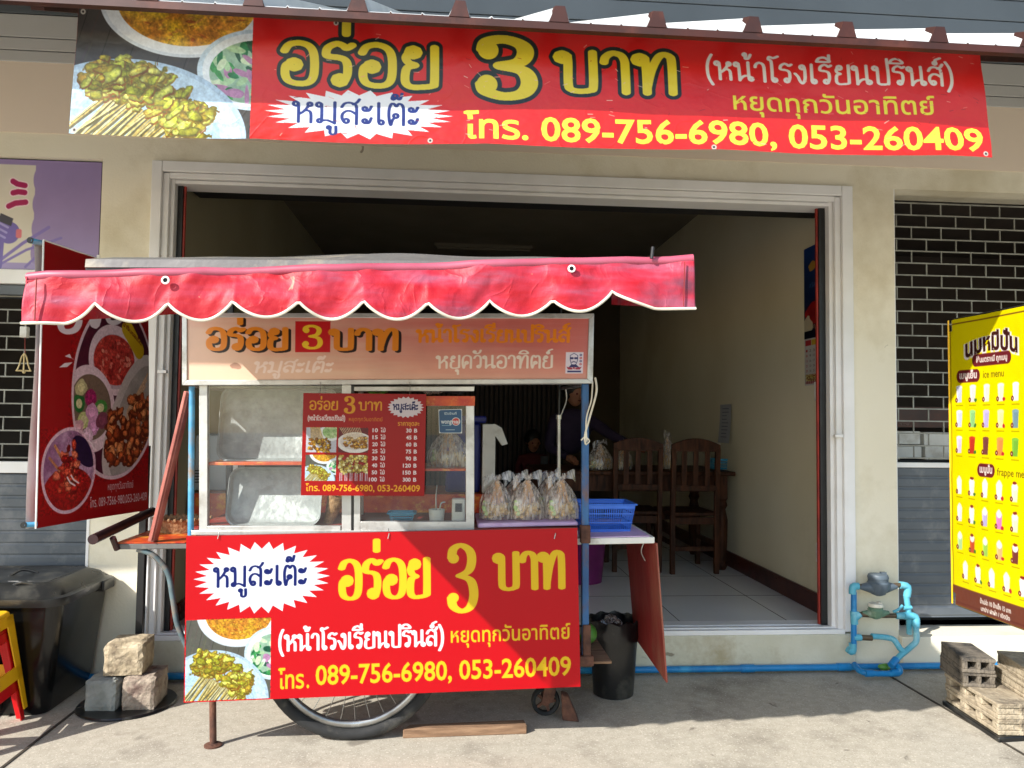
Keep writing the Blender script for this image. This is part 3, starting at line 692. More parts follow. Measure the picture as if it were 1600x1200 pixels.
# interior
bx((-1.50, .15, .02), (2.12, 5.7, ZS)).build('shop_floor', 'tile', B)
gr = MB()
for i in range(1, 10): gr.box((-1.4, .2+.6*i, ZS), (2.1, .2+.6*i+.004, ZS+.0012))
for i in range(6): gr.box((-1.15+.6*i, .2, ZS), (-1.15+.6*i+.004, 5.6, ZS+.0012))
gr.build('tile_joint', 'joint', B)
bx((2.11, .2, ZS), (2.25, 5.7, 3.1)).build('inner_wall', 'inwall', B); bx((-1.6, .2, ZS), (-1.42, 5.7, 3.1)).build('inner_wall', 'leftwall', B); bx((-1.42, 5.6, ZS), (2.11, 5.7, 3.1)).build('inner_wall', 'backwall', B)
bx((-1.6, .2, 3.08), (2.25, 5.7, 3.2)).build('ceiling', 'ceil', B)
bx((2.095, .2, ZS), (2.11, 5.6, ZS+.10)).box((2.09, .2, ZS+.1), (2.11, 5.6, ZS+.112)).box((-1.42, .2, ZS), (-1.405, 5.6, ZS+.1)).build('skirting', 'skirt', B, bevel=.003)
bx((-8, .2, 3.2), (9, 6, 3.3)).box((-8, .2, 6.41), (9, 6, 6.5)).box((-8, 5.9, 0), (9, 6, 6.4)).box((-8, .2, 0), (-7.9, 5.9, 6.4)).box((8.9, .2, 0), (9, 5.9, 6.4)).build('outer_shell', 'siding2', B)
# right bay: grille above, slats below
def rb(y): return P(1450, y, .1).z
def slats(name, x0, x1, y, z0, z1, pitch=.058):
    m = MB(); z = z1
    while z > z0+.01:
        b = max(z0, z-pitch)
        m.prism([(x0, y, z), (x0, y-.004, z-.006), (x0, y-.004, b+.014), (x0, y+.001, b+.008), (x0, y+.001, b+.003), (x0, y, b), (x0, y+.012, b), (x0, y+.012, z)], (x1-x0, 0, 0)); z = b
    return m.build(name, 'shutter', B)
def grille(x0, x1, y, z0, z1, dz=.0672, dx=.173):
    m = MB(); z = z1; i = 0
    while z > z0:
        m.box((x0, y-.004, z-.0035), (x1, y+.004, z+.0035)); zb = max(z-dz, z0)
        x = x0+dx*(.42 if i % 2 else .92)
        while x < x1: m.box((x-.003, y-.003, zb+.0035), (x+.003, y+.003, z-.0035)); x += dx
        z -= dz; i += 1
    return m.build('grille', 'grille', B)
zt = rb(722)
grille(2.368, 4.6, .1, zt+.01, ZO-.045); slats('shutter', 2.368, 4.6, .11, rb(968), zt-.03)
bx((2.368, .095, zt-.03), (4.6, .13, zt-.003)).build('shutter_rail', 'whitepaint', B, bevel=.002)
bx((2.368, .0, ZS), (2.372, .2, ZO)).build('corner_bead', 'whitepaint', B)
bx((4.6, 0, ZS), (9, .2, ZO)).build('wall', 'wall', B)
# left bay
def lb(y): return P(70, y, .06).z
bx((-4.2, .02, lb(446)), (-1.757, .2, lb(424))).build('transom', 'whitepaint', B, bevel=.003)
bx((-4.2, .05, lb(462)), (-1.757, .2, lb(447))).build('shutter_lath', 'shutter', B, bevel=.003)
grille(-4.2, -1.757, .09, lb(716), lb(463)); slats('shutter', -4.2, -1.757, .10, ZS-.01, lb(742))
bx((-4.2, .085, lb(740)), (-1.757, .13, lb(722))).build('shutter_rail', 'whitepaint', B, bevel=.002)
bx((-1.765, -.004, ZS), (-1.752, .1, lb(400))).build('corner_bead', 'whitepaint', B)
bx((-8, 0, ZS), (-4.2, .2, ZO)).build('wall', 'wall', B)
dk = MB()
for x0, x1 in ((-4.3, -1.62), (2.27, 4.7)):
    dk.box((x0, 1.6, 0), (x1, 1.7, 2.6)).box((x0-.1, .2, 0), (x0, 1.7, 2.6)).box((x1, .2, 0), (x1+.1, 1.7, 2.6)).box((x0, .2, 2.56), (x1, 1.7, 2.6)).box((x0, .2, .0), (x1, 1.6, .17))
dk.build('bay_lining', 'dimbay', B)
bx((2.3, .8, P(1450, 668, .8).z), (4.6, 1.0, P(1450, 636, .8).z)).build('red_pelmet', 'skirt', B)
# awning roof with trapezoid ribs
X0r = P(1467, 45, -1.70).x; ribs = [X0r-.298*i for i in range(-12, 22)]
ye = -1.70; ze = P(800, 42, ye).z+.024; zj = ze+(-ye)*.505
prof = []; lo_, hi_ = min(ribs)-.15, max(ribs)+.15
prof.append((lo_, 0))
for c in sorted(ribs): prof += [(c-.155+.04, 0), (c-.155+.043, .006), (c-.155+.05, 0), (c-.034, 0), (c-.014, .042), (c+.016, .042), (c+.03, 0), (c+.09, 0), (c+.094, .006), (c+.1, 0)]
prof.append((hi_, 0)); prof.sort(key=lambda p: p[0])
a = MB(); n = len(prof); vs = [(x, ye, ze+h) for x, h in prof]+[(x, -.015, zj+h) for x, h in prof]
vs += [(x, ye, ze+h-.003) for x, h in prof]+[(x, -.015, zj+h-.003) for x, h in prof]
fs = [(i, i+1, n+i+1, n+i) for i in range(n-1)]+[(2*n+i, 3*n+i, 3*n+i+1, 2*n+i+1) for i in range(n-1)]+[(i, 2*n+i, 2*n+i+1, i+1) for i in range(n-1)]
a.add(vs, fs); aw = a.build('awning_roof', 'roofwhite', B)
cl = MB()
for c in ribs: cl.prism([(c-.032, ye-.006, ze-.004), (c+.028, ye-.006, ze-.004), (c+.015, ye-.006, ze+.045), (c-.014, ye-.006, ze+.045)], (0, .05, .022))
cl.build('rib_closure', 'brownroof', aw)
fb = MB(); fb.box((lo_, ye-.004, ze-.026), (hi_, ye+.02, ze-.004))
for x in np.arange(-5, 7, 1.2): fb.bar((x+.1, -1.5, ze+.078), (x+.1, -.02, zj-.045), .04, .04)
fb.build('awning_frame', 'brownroof', aw)
bx((lo_, -.1, 3.2), (lo_+.04, 0, 3.4)).build('awning_bracket', 'brownroof', aw)

# boxes of stock behind the right grille
for i, (a, b, c, d) in enumerate(((1400, 674, 1438, 694), (1444, 676, 1490, 696), (1402, 698, 1440, 716), (1446, 697, 1500, 718))):
    p = P(a, d, .35); q = P(b+0 if 0 else c, b, .35)
    m = MB().box((p.x, .35, p.z), (q.x, .6, q.z)).build('carton', 'white', None, bevel=.003)
    tag(m, ['white carton behind the right grille, upper row against the pillar', 'white carton behind the right grille, upper row beside the yellow banner', 'white carton behind the right grille, lower row against the pillar', 'white carton behind the right grille, lower row beside the yellow banner'][i], 'box', 'cartons behind the right grille')
bx((2.42, .3, .17), (4.0, .75, P(1450, 719, .35).z)).build('counter', 'dark', B)
# ------------------------------------------------------------------ lettered sheets
T1, T2, T3 = 'อร่อย', 'บาท', 'หมูสะเต๊ะ'
SCH = '(หน้าโรงเรียนปรินส์)'
YEL = (246, 206, 40)
# --- long banner under the awning
def banner_canvas():
    W, H = 1430, 192; c = Canvas(W, H, 1/.72, (214, 28, 26))
    plate_scene(c, 0, 0, 278, H, 5, old=True)
    def D(x): return 0
    loop_text(c, T1, 322, 578, 102, 62, (226, 206, 44), pen=.23, thin=.6, outline=6, oc=(14, 30, 30))
    three(c, 632, 17, 727, 118, (226, 206, 44), pen=.27, outline=7, oc=(14, 30, 30))
    loop_text(c, T2, 758, 955, 101, 63, (226, 206, 44), pen=.23, thin=.6, outline=6, oc=(14, 30, 30))
    c.star(448, 147, 148, 38, 26, (236, 238, 240), .78)
    loop_text(c, T3, 344, 546, 162, 33, (22, 44, 122), pen=.16, thin=.6)
    loop_text(c, SCH, 994, 1384, 75, 31, (226, 226, 222), pen=.17, thin=.65)
    text(c, 'หยุดทุกวันอาทิตย์', 1034, 1348, 124, 29, (232, 222, 50), bold=.012)
    text(c, 'โทร. 089-756-6980, 053-260409', 612, 1418, 182, 38, (246, 232, 66), bold=.02)
    rd = random.Random(3)
    for i in range(150):   # creases where the ink has cracked
        x, y = rd.uniform(290, 1425), rd.uniform(20, 188)
        c.stroke([(x, y), (x+rd.uniform(-9, 9), y+rd.uniform(-2, 5))], rd.uniform(.5, 1.1), rd.choice([(240, 150, 130), (226, 190, 170), (150, 20, 26)]))
    for x, y in ((8, 6), (410, 8), (950, 8), (1416, 8), (8, 186), (560, 186), (1000, 188), (1420, 186)):
        c.ell(x, y, 4, 4, (196, 190, 180)); c.ell(x, y, 1.8, 1.8, (40, 30, 26))
    return c
c = banner_canvas()
TL, TR, BR, BL = P(122, 11, -1.56), P(1530, 66, -1.56), P(1546, 246, -1.53), P(109, 207, -1.53)
def bulge(u, v):
    x = u*14; y = v*2
    b = .016*(fbm(x*.4, y*.5, 2, 3)-.5)*2*np.minimum(1, v*3+.2) + .006*(vnoise(x*1.1, y*2.2, 9)-.5)*(.3+v) + .0035*(fbm(x*4, y*5, 3, 21)-.5)*v*v+.0012*(fbm(x*5, y*6, 3, 11)-.5)
    r = np.abs(vnoise(x*2.6+y*2, y*3-x*1.2, 31)-.5); b += .0009*np.exp(-r*60)*(.1+v*v)
    return -b
qf = quad(TL, TR, BR, BL, bulge, True)
def bf(u, v):
    x, y, z = qf(u, v); sag = .006*np.abs(np.sin(u*math.pi*3))*(1-v) + .007*np.abs(np.sin(u*math.pi*4+.6))*v
    return x, y, z-sag*1.0
o = c.sheet('hanging_banner', print_mat('sun_worn_vinyl_print', .34, dirt=.12, bump=.15, bscale=14), bf, None, .9)
tag(o, 'long red vinyl banner with yellow Thai lettering hung under the awning edge', 'banner')

# --- purple signboard above the left shutter
c = Canvas(260, 170, 1.1, (150, 130, 176))
c.rect(0, 0, 260, 8, (150, 130, 176)); c.rect(0, 8, 156, 170, (214, 206, 190))
for y in (24, 62, 100, 138, 175): c.ell(172, y+6, 19, 26, (150, 130, 176))
c.rect(170, 0, 260, 170, (150, 130, 176)); c.rect(0, 160, 260, 170, (160, 144, 190))
for pts in ([(121, 34), (128, 38), (140, 40)], [(122, 52), (130, 50), (140, 51)], [(116, 73), (126, 68), (142, 66)]):
    c.stroke(pts, 12, (240, 214, 220)); c.stroke(pts, 8.5, (166, 8, 84))
c.stroke([(96, 165), (140, 130), (180, 104)], 5, (128, 110, 178)); c.stroke([(98, 168), (146, 140), (200, 120)], 4, (128, 110, 178)); c.stroke([(146, 166), (180, 132)], 4, (128, 110, 178))
c.stroke([(102, 165), (104, 120)], 15, (112, 96, 170)); c.stroke([(96, 104), (118, 114)], 34, (112, 96, 170))
c.poly([(104, 84), (124, 92), (121, 104), (100, 96)], (64, 62, 76)); c.rect(129, 108, 138, 122, (214, 112, 120), 3)
for i in range(3): c.stroke([(104-2*i, 100+8*i), (116-2*i, 106+8*i)], 3.5, (160, 150, 206))
A_, B_ = P(-100, 250, .03), P(158, 252, .03); C_, D_ = P(158, 424, .03), P(-100, 424, .03)
o = c.sheet('purple_signboard', print_mat('purple_print', .3), quad((A_.x, .03, 2.548), (-1.772, .03, 2.548), (-1.772, .03, C_.z), (A_.x, .03, C_.z)), None, 1.)
tag(o, 'purple and cream signboard with a cartoon drill above the left shutter', 'signboard')
MB().box((A_.x, .034, C_.z), (-1.758, .055, 2.552)).build('board', 'dark', o)

# --- big red sign hung on the cart front
YS = -.89
c = Canvas(614, 256, 1/.7, (206, 4, 22))
c.star(119, 67, 107, 56, 30, (240, 242, 250), .8)
loop_text(c, T3, 44, 192, 80, 31, (6, 26, 104), pen=.155, thin=.6)
loop_text(c, T1, 240, 384, 104, 60, (250, 204, 34), pen=.2, thin=.5)
three(c, 410, 18, 456, 134, (250, 206, 40), pen=.125)
loop_text(c, T2, 484, 596, 96, 58, (250, 204, 34), pen=.2, thin=.5)
plate_scene(c, 2, 130, 134, 254, 11)
loop_text(c, SCH, 146, 404, 182, 25, (246, 246, 250), pen=.19, thin=.6, outline=0)
text(c, 'หยุดทุกวันอาทิตย์', 414, 600, 178, 23, (250, 204, 34), bold=.014)
text(c, 'โทร', 146, 186, 240, 27, (250, 204, 34), bold=.02)
text(c, '.', 190, 194, 240, 27, (250, 204, 34), bold=.02)
text(c, '089-756-6980, 053-260409', 204, 600, 236, 30, (250, 204, 34), bold=.02)
TL, TR, BR, BL = P(291, 838, YS), P(902, 825, YS), P(907, 1073, YS-.01), P(287, 1098, YS-.01)
S1 = thing('front_signboard', tuple((TL+BR)/2), 'large glossy red board with food photo hung across the cart front', 'sign')
pg = print_mat('glossy_sign_print', .32, coat=.06, dirt=.03, spec=.22)
c.sheet('face', pg, quad(TL, TR, BR, BL, None, True), S1)
m = MB(); off = Vector((0, .004, 0)); m.prism([TL+off, TR+off, BR+off, BL+off], (0, .012, 0)); m.build('board', 'redwood', S1)
m = MB()
for px_ in (340, 606, 866): m.tube([P(px_, 842, YS-.006), P(px_+2, 834, YS-.004), P(px_+1, 826, YS+.03)], .0018, 6)
m.build('hanging_wire', 'steel', S1)

# --- price board
YP = -.885
c = Canvas(194, 160, 2., (168, 4, 8))
loop_text(c, T1, 10, 56, 26, 13.5, (232, 160, 30), pen=.19, thin=.7); three(c, 65, 4, 82, 32, (232, 160, 30), pen=.19)
loop_text(c, T2, 88, 126, 26, 13, (232, 160, 30), pen=.19, thin=.7)
c.star(162, 21, 29, 17, 22, (226, 214, 220), .84); loop_text(c, T3, 142, 182, 25, 9, (26, 30, 90), pen=.2)
loop_text(c, SCH, 8, 67, 43, 6, (236, 220, 216), pen=.22); text(c, 'หยุดทุกวันอาทิตย์', 73, 126, 43.5, 6, (226, 150, 40))
text(c, 'ราคาชุดละ', 150, 184, 50, 7, (240, 170, 50), bold=.02)
bunch(c, 6, 54, 54, 93, 2, 0); bunch(c, 57, 54, 104, 93, 3, 1); plate_scene(c, 6, 97, 54, 137, 4); bunch(c, 57, 97, 104, 137, 6, 2)
for i, (a, b) in enumerate(((10, 30), (15, 45), (20, 60), (25, 75), (30, 90), (40, 120), (50, 150), (100, 300))):
    y = 60.5+11*i; wx = 8.5 if a < 100 else 12.5
    text(c, str(a), 119-wx, 119, y, 6, (246, 240, 240), bold=.03); text(c, 'ไม้', 123, 131, y, 6, (246, 240, 240), bold=.03)
    wb = 8.5 if b < 100 else 12.5
    text(c, str(b), 172-wb, 172, y, 6, (246, 240, 240), bold=.03); text(c, 'B', 176, 181, y, 6, (246, 240, 240), bold=.03)
text(c, 'โทร. 089-756-6980, 053-260409', 7, 187, 153, 10, (250, 180, 40), bold=.02)
TL, TR, BR, BL = P(474, 614, YP), P(666, 616, YP), P(663, 775, YP-.01), P(470, 774, YP-.01)
S2 = thing('price_board', tuple((TL+BR)/2), 'small red price list with four food photos hanging before the cabinet glass', 'sign')
c.sheet('face', pg, quad(TL, TR, BR, BL, None, True), S2)
MB().prism([TL+off, TR+off, BR+off, BL+off], (0, .006, 0)).build('board', 'redwood', S2)
m = MB()
for px_ in (500, 640): m.tube([P(px_, 617, YP), P(px_+1, 604, YP+.02), P(px_, 597, -.86)], .0015, 6)
m.build('hanging_wire', 'steel', S2)
# ------------------------------------------------------------------ the food cart
YF, YB = -.82, -.28
K = thing('food_cart', (-.25, -.55, 0), 'aluminium street food cart with glass cabinet, pink scalloped awning and bicycle wheel', 'food cart')
# illuminated style header box
YH = -.85
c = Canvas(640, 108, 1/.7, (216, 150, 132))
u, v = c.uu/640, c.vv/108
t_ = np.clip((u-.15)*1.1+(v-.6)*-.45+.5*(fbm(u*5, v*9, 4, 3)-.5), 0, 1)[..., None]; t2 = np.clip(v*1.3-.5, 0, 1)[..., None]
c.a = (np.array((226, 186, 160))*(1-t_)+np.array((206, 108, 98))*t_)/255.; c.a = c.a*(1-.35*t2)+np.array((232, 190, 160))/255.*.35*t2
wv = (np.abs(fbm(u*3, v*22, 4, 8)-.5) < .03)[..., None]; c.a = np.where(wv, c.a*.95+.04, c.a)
sv = (24, 14, 6)
loop_text(c, T1, 30, 162, 55, 36, (226, 132, 22), pen=.28, thin=.6, shadow=(4.5, 3, sv))
c.rect(172, 6, 228, 60, (196, 12, 18)); three(c, 183, 12, 216, 55, (240, 196, 40), pen=.2)
loop_text(c, T2, 228, 340, 55, 35, (226, 132, 22), pen=.29, thin=.6, shadow=(4.5, 3, sv))
loop_text(c, T3, 104, 232, 95, 19, (240, 214, 200), pen=.22, slant=.25)
loop_text(c, 'หน้าโรงเรียนปรินส์', 366, 612, 42, 22, (236, 132, 8), pen=.24)
loop_text(c, 'หยุดวันอาทิตย์', 398, 586, 88, 22, (238, 222, 206), pen=.17)
c.ell(78, 84, 9, 5, (170, 130, 110), ang=.4, nz=.4)
# sticker with a line drawing of a man in sunglasses
c.rect(605, 60, 633, 98, (226, 216, 226)); nv = (30, 30, 96)
c.stroke([(612, 72), (612, 66), (618, 62), (624, 66), (624, 73)], .9, nv); c.rect(611.5, 69, 617.5, 72.6, nv, 1.4); c.rect(618.5, 69, 624.5, 72.6, nv, 1.4)
c.stroke([(612, 73), (614, 81), (618, 84), (622, 81), (624, 74)], 1., nv); c.stroke([(615, 78), (618, 76.8), (621, 78)], 1.6, nv); c.poly([(610, 87), (614, 82), (622, 82), (627, 87)], nv)
c.poly([(606.5, 86), (616, 88), (616, 91), (609, 91)], (160, 30, 60)); c.poly([(631, 86), (621, 88), (621, 91), (628, 91)], (160, 30, 60))
c.star(618.5, 88.5, 3, 3, 5, (180, 20, 50), .4); c.rect(608, 93, 630, 96, nv)
for i, q in enumerate((nv, (190, 30, 40), nv, (190, 30, 40))): c.ell(629, 65+5.5*i, 1.9, 1.9, q); c.ell(629, 65+5.5*i, .8, .8, (226, 216, 226))
TL, TR, BR, BL = P(293, 496, YH), P(920, 498, YH), P(917, 592, YH), P(293, 594, YH)
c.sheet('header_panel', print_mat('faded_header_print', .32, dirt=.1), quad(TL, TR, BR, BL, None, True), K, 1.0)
OL, OR, OBR, OBL = P(285, 489, YH), P(928, 490, YH), P(926, 599, YH), P(285, 602, YH)
h = MB()
e = Vector((0, .10, 0)); f_ = Vector((0, -.006, 0))
h.prism([OL+f_, OR+f_, TR+f_, TL+f_], (0, .108, 0)); h.prism([TR+f_, OR+f_, OBR+f_, BR+f_], (0, .108, 0)); h.prism([BL+f_, BR+f_, OBR+f_, OBL+f_], (0, .108, 0)); h.prism([OL+f_, TL+f_, BL+f_, OBL+f_], (0, .108, 0))
h.prism([TL+Vector((0, .05, 0)), TR+Vector((0, .05, 0)), BR+Vector((0, .05, 0)), BL+Vector((0, .05, 0))], (0, .02, 0))
h.build('header_frame', 'alu', K, bevel=.002)
# awning cloth
YA = -1.98
def yaf(px_): return -2.0+.08*(px_-45)/1040.
pk = [(38, 500), (160, 476), (267, 474), (369, 472), (470, 472), (570, 471), (669, 474), (765, 470), (862, 470), (954, 457), (1086, 478)]
bt = [(95, 505), (206, 503), (318, 501), (420, 497), (520, 499), (620, 500), (712, 498), (815, 494), (910, 488), (1040, 483)]
def hem(px_):
    for i in range(len(pk)-1):
        (a, ya), (b, yb) = pk[i], pk[i+1]
        if px_ <= b or i == len(pk)-2:
            t = min(1, max(0, (px_-a)/(b-a))); yl = ya*(1-t)+yb*t; d = bt[i][1]-(ya+yb)/2
            if i == 0: return 506-(506-476)*max(0, (t-.55)/.45)**1.5
            if i == len(pk)-2: return 457+(484-457)*min(1, t/.5)**.7-1.5*max(0, t-.6)
            return yl+d*(math.sin(math.pi*t))**.8
    return 480
def topl(px_): return 432-(px_-45)*.0262
NX, NZ = 420, 26
vs = []; 
for j_ in range(NZ+1):
    for i in range(NX+1):
        px_ = 40+(1083-40)*i/NX; ya, yb = topl(px_), hem(px_); py = ya+(yb-ya)*j_/NZ
        p = P(px_, py, yaf(px_)); fx = i/NX*20; fz = j_/NZ
        dy = .012*(float(vnoise(np.array(fx*.8), np.array(fz*1.2+3), 4))-.5)*2+.006*(float(fbm(np.array(fx*1.3+fz), np.array(fz*1.6), 2, 7))-.5)*2+.006*math.sin(px_/16.)*fz**2
        dy -= .02*math.sin(fz*math.pi/2); vs.append(p+Vector((0, dy, 0)))
a = MB(); a.add(vs, [(j_*(NX+1)+i, (j_+1)*(NX+1)+i, (j_+1)*(NX+1)+i+1, j_*(NX+1)+i+1) for j_ in range(NZ) for i in range(NX)])
def pink_mat():
    m = bpy.data.materials.new('sun_faded_pink_vinyl'); m.use_nodes = True; n = m.node_tree.nodes; L = m.node_tree.links; b = n['Principled BSDF']
    tc = n.new('ShaderNodeTexCoord'); mp = n.new('ShaderNodeMapping'); mp.inputs['Scale'].default_value = (1.4, 1, 7); L.new(tc.outputs['Object'], mp.inputs[0])
    n1 = n.new('ShaderNodeTexNoise'); n1.inputs['Scale'].default_value = 3.2; n1.inputs['Detail'].default_value = 4; L.new(mp.outputs[0], n1.inputs[0])
    r = n.new('ShaderNodeValToRGB'); r.color_ramp.elements[0].position = .38; r.color_ramp.elements[1].position = .66
    r.color_ramp.elements[0].color = (*srgb((170, 24, 36)), 1); r.color_ramp.elements[1].color = (*srgb((160, 78, 98)), 1); el = r.color_ramp.elements.new(.52); el.color = (*srgb((176, 44, 62)), 1)
    L.new(n1.outputs[0], r.inputs[0])
    n2 = n.new('ShaderNodeTexNoise'); n2.inputs['Scale'].default_value = 6; n2.inputs['Detail'].default_value = 9; L.new(tc.outputs['Object'], n2.inputs[0])
    r2 = n.new('ShaderNodeValToRGB'); r2.color_ramp.elements[0].position = .60; r2.color_ramp.elements[1].position = .72; L.new(n2.outputs[0], r2.inputs[0])
    mx = n.new('ShaderNodeMix'); mx.data_type = 'RGBA'; L.new(r2.outputs[0], mx.inputs[0]); L.new(r.outputs[0], mx.inputs[6]); mx.inputs[7].default_value = (*srgb((118, 56, 72)), 1)
    L.new(mx.outputs[2], b.inputs['Base Color']); b.inputs['Roughness'].default_value = .5; b.inputs['Specular IOR Level'].default_value = .3
    nb = n.new('ShaderNodeTexNoise'); nb.inputs['Scale'].default_value = 16; L.new(tc.outputs['Object'], nb.inputs[0])
    n4 = n.new('ShaderNodeTexNoise'); n4.inputs['Scale'].default_value = 13; n4.inputs['Detail'].default_value = 6; n4.inputs['Distortion'].default_value = 1.2; L.new(tc.outputs['Object'], n4.inputs[0])
    r4 = n.new('ShaderNodeMapRange'); r4.inputs[1].default_value = .70; r4.inputs[2].default_value = .76; r4.inputs[4].default_value = .8; L.new(n4.outputs[0], r4.inputs[0])
    m4 = n.new('ShaderNodeMix'); m4.data_type = 'RGBA'; L.new(r4.outputs[0], m4.inputs[0]); L.new(mx.outputs[2], m4.inputs[6]); m4.inputs[7].default_value = (*srgb((206, 170, 140)), 1); L.new(m4.outputs[2], b.inputs['Base Color'])
    bp = n.new('ShaderNodeBump'); bp.inputs['Strength'].default_value = .7; bp.inputs['Distance'].default_value = .012
    nr = n.new('ShaderNodeTexNoise'); nr.inputs['Scale'].default_value = 7; nr.inputs['Detail'].default_value = 3; nr.inputs['Distortion'].default_value = .8; L.new(tc.outputs['Object'], nr.inputs[0])
    s1 = n.new('ShaderNodeMath'); s1.operation = 'SUBTRACT'; s1.inputs[1].default_value = .5; L.new(nr.outputs[0], s1.inputs[0]); s2 = n.new('ShaderNodeMath'); s2.operation = 'ABSOLUTE'; L.new(s1.outputs[0], s2.inputs[0])
    s3 = n.new('ShaderNodeMath'); s3.operation = 'MULTIPLY'; s3.inputs[1].default_value = -5; L.new(s2.outputs[0], s3.inputs[0]); s4 = n.new('ShaderNodeMath'); s4.operation = 'EXPONENT'; s5 = n.new('ShaderNodeMath'); s5.operation = 'MULTIPLY'; s5.inputs[1].default_value = 5; L.new(s3.outputs[0], s5.inputs[0]); L.new(s5.outputs[0], s4.inputs[0])
    wv_ = n.new('ShaderNodeTexNoise'); wv_.inputs['Scale'].default_value = 260; L.new(tc.outputs['Object'], wv_.inputs[0])
    s6 = n.new('ShaderNodeMath'); s6.operation = 'MULTIPLY_ADD'; s6.inputs[1].default_value = .14; L.new(s4.outputs[0], s6.inputs[0]); L.new(nb.outputs[0], s6.inputs[2])
    s7 = n.new('ShaderNodeMath'); s7.operation = 'MULTIPLY_ADD'; s7.inputs[1].default_value = .06; L.new(wv_.outputs[0], s7.inputs[0]); L.new(s6.outputs[0], s7.inputs[2]); L.new(s7.outputs[0], bp.inputs['Height']); L.new(bp.outputs[0], b.inputs['Normal'])
    return m
M['pink'] = pink_mat(); M['pinkroll'] = mat('pale_pink_vinyl_roll', (176, 88, 108), (162, 66, 86), 6, .45)
av = a.build('awning_valance', 'pink', K, smooth=True)
sd = av.modifiers.new('thick', 'SOLIDIFY'); sd.thickness = .0025
hp = [vs[NZ*(NX+1)+i]+Vector((0, -.002, -.001)) for i in range(0, NX+1, 2)]
MB().tube(hp, .0038, 8).build('binding', 'cream', av, smooth=True)
tp = [vs[i*14]+Vector((0, .007, .001*math.sin(i*1.7))) for i in range(31)]
MB().tube(tp, .0125, 12).build('rolled_edge', 'pinkroll', av, smooth=True)
e0, e1 = P(57, 434, -2.02), P(54, 500, -2.03); q0, q1 = P(1070, 409, -1.94), P(1068, 478, -1.95)
sm = MB(); sm.bar(e0, e1, .0016, .004); sm.bar(q0, q1, .0016, .004); sm.build('seam', 'redwood', av)
gm = MB()
for x_, y_ in ((259, 438), (893, 420)):
    p = P(x_, y_, yaf(x_)-.024); gm.lathe([(.0095, 0), (.0105, -.002), (.0095, -.004), (.006, -.004), (.006, 0)], p, 20, 'Y', capb=False)
gm.build('grommet', 'vinyl_edge', av, smooth=True)
gm = MB()
for x_, y_ in ((259, 438), (893, 420)): gm.lathe([(.0065, 0), (.0065, -.0015)], P(x_, y_, yaf(x_)-.022), 14, 'Y', capt=True)
gm.build('grommet_hole', 'dark', av)
# awning returns on both sides
rt = MB()
for x_, s_ in ((40, 1), (1083, -1)):
    a0, a1 = P(x_, topl(x_), yaf(x_)), P(x_, hem(x_)-1, yaf(x_))
    rt.prism([a0, a1, a1+Vector((.01*s_, 1.0, .16)), a0+Vector((.01*s_, 1.0, .2))], (.003*s_, 0, 0))
rt.build('awning_side', 'pink', K)
tl_, tr_ = P(40, topl(40)+6, yaf(40)), P(150, topl(150)+6, yaf(150)); a_t = MB()
a_t.prism([tl_, tr_, tr_+Vector((0, 1.0, .19)), tl_+Vector((.01, 1.0, .19))], (0, 0, -.003)); a_t.build('shade_filler_wing', 'pink', K)  # hidden sheet added to block sun between side cloth and metal roof
tw = MB(); rows = []
for i in range(31):
    q_ = tp[i]; rows += [q_+Vector((0, .004, 0)), Vector((q_.x, -1.5, q_.z+.03))]
tw.add(rows, [(2*i, 2*i+2, 2*i+3, 2*i+1) for i in range(30)]); tw.build('shade_filler_strip', 'pinkroll', K)  # unseen strip added to close the light gap behind the valance roll
# metal roof
zr = lambda x: 0.026*x   # same tilt as the cart
r0 = P(134, 418, -1.86); r1 = P(134, 405, -1.86); xr = .64
def rp(x, y, z): return Vector((x, y, z+zr(x-r0.x)*.9))
xa = r0.x
rf = MB(); NXr = 40; sec = [(-1.865, r0.z), (-1.862, r1.z), (-1.70, r1.z+.045), (-1.2, r1.z+.15), (-.9, r1.z+.21), (-.3, r1.z+.32)]
vs = []
for k, (y, z) in enumerate(sec):
    for i in range(NXr+1):
        x = xa+(xr-xa)*i/NXr; vs.append(rp(x, y, z+(.007*math.sin(x*5+k)+.004*math.sin(x*13+2*k) if k > 1 else 0)))
rf.add(vs, [(k*(NXr+1)+i, k*(NXr+1)+i+1, (k+1)*(NXr+1)+i+1, (k+1)*(NXr+1)+i) for k in range(len(sec)-1) for i in range(NXr)])
ro = rf.build('roof', 'galv', K); sd = ro.modifiers.new('thick', 'SOLIDIFY'); sd.thickness = .006
rm = MB()
for x in (xa+.03, xr-.03): rm.bar(rp(x, -1.85, r0.z-.012), rp(x, -.3, r1.z+.28), .025)
rm.bar(rp(xa, -1.85, r0.z-.012), rp(xr, -1.85, r0.z-.012), .022); rm.bar(rp(xa, -.84, r1.z+.19), rp(xr, -.84, r1.z+.19), .022); rm.bar(rp(xa, -.3, r1.z+.29), rp(xr, -.3, r1.z+.29), .022)
pl = P(57, 378, -1.66)
rm.tube([P(1018, 404, -1.93), P(1020, 386, -1.93)], .005, 8)
rm.build('roof_frame', 'blackmetal', K)
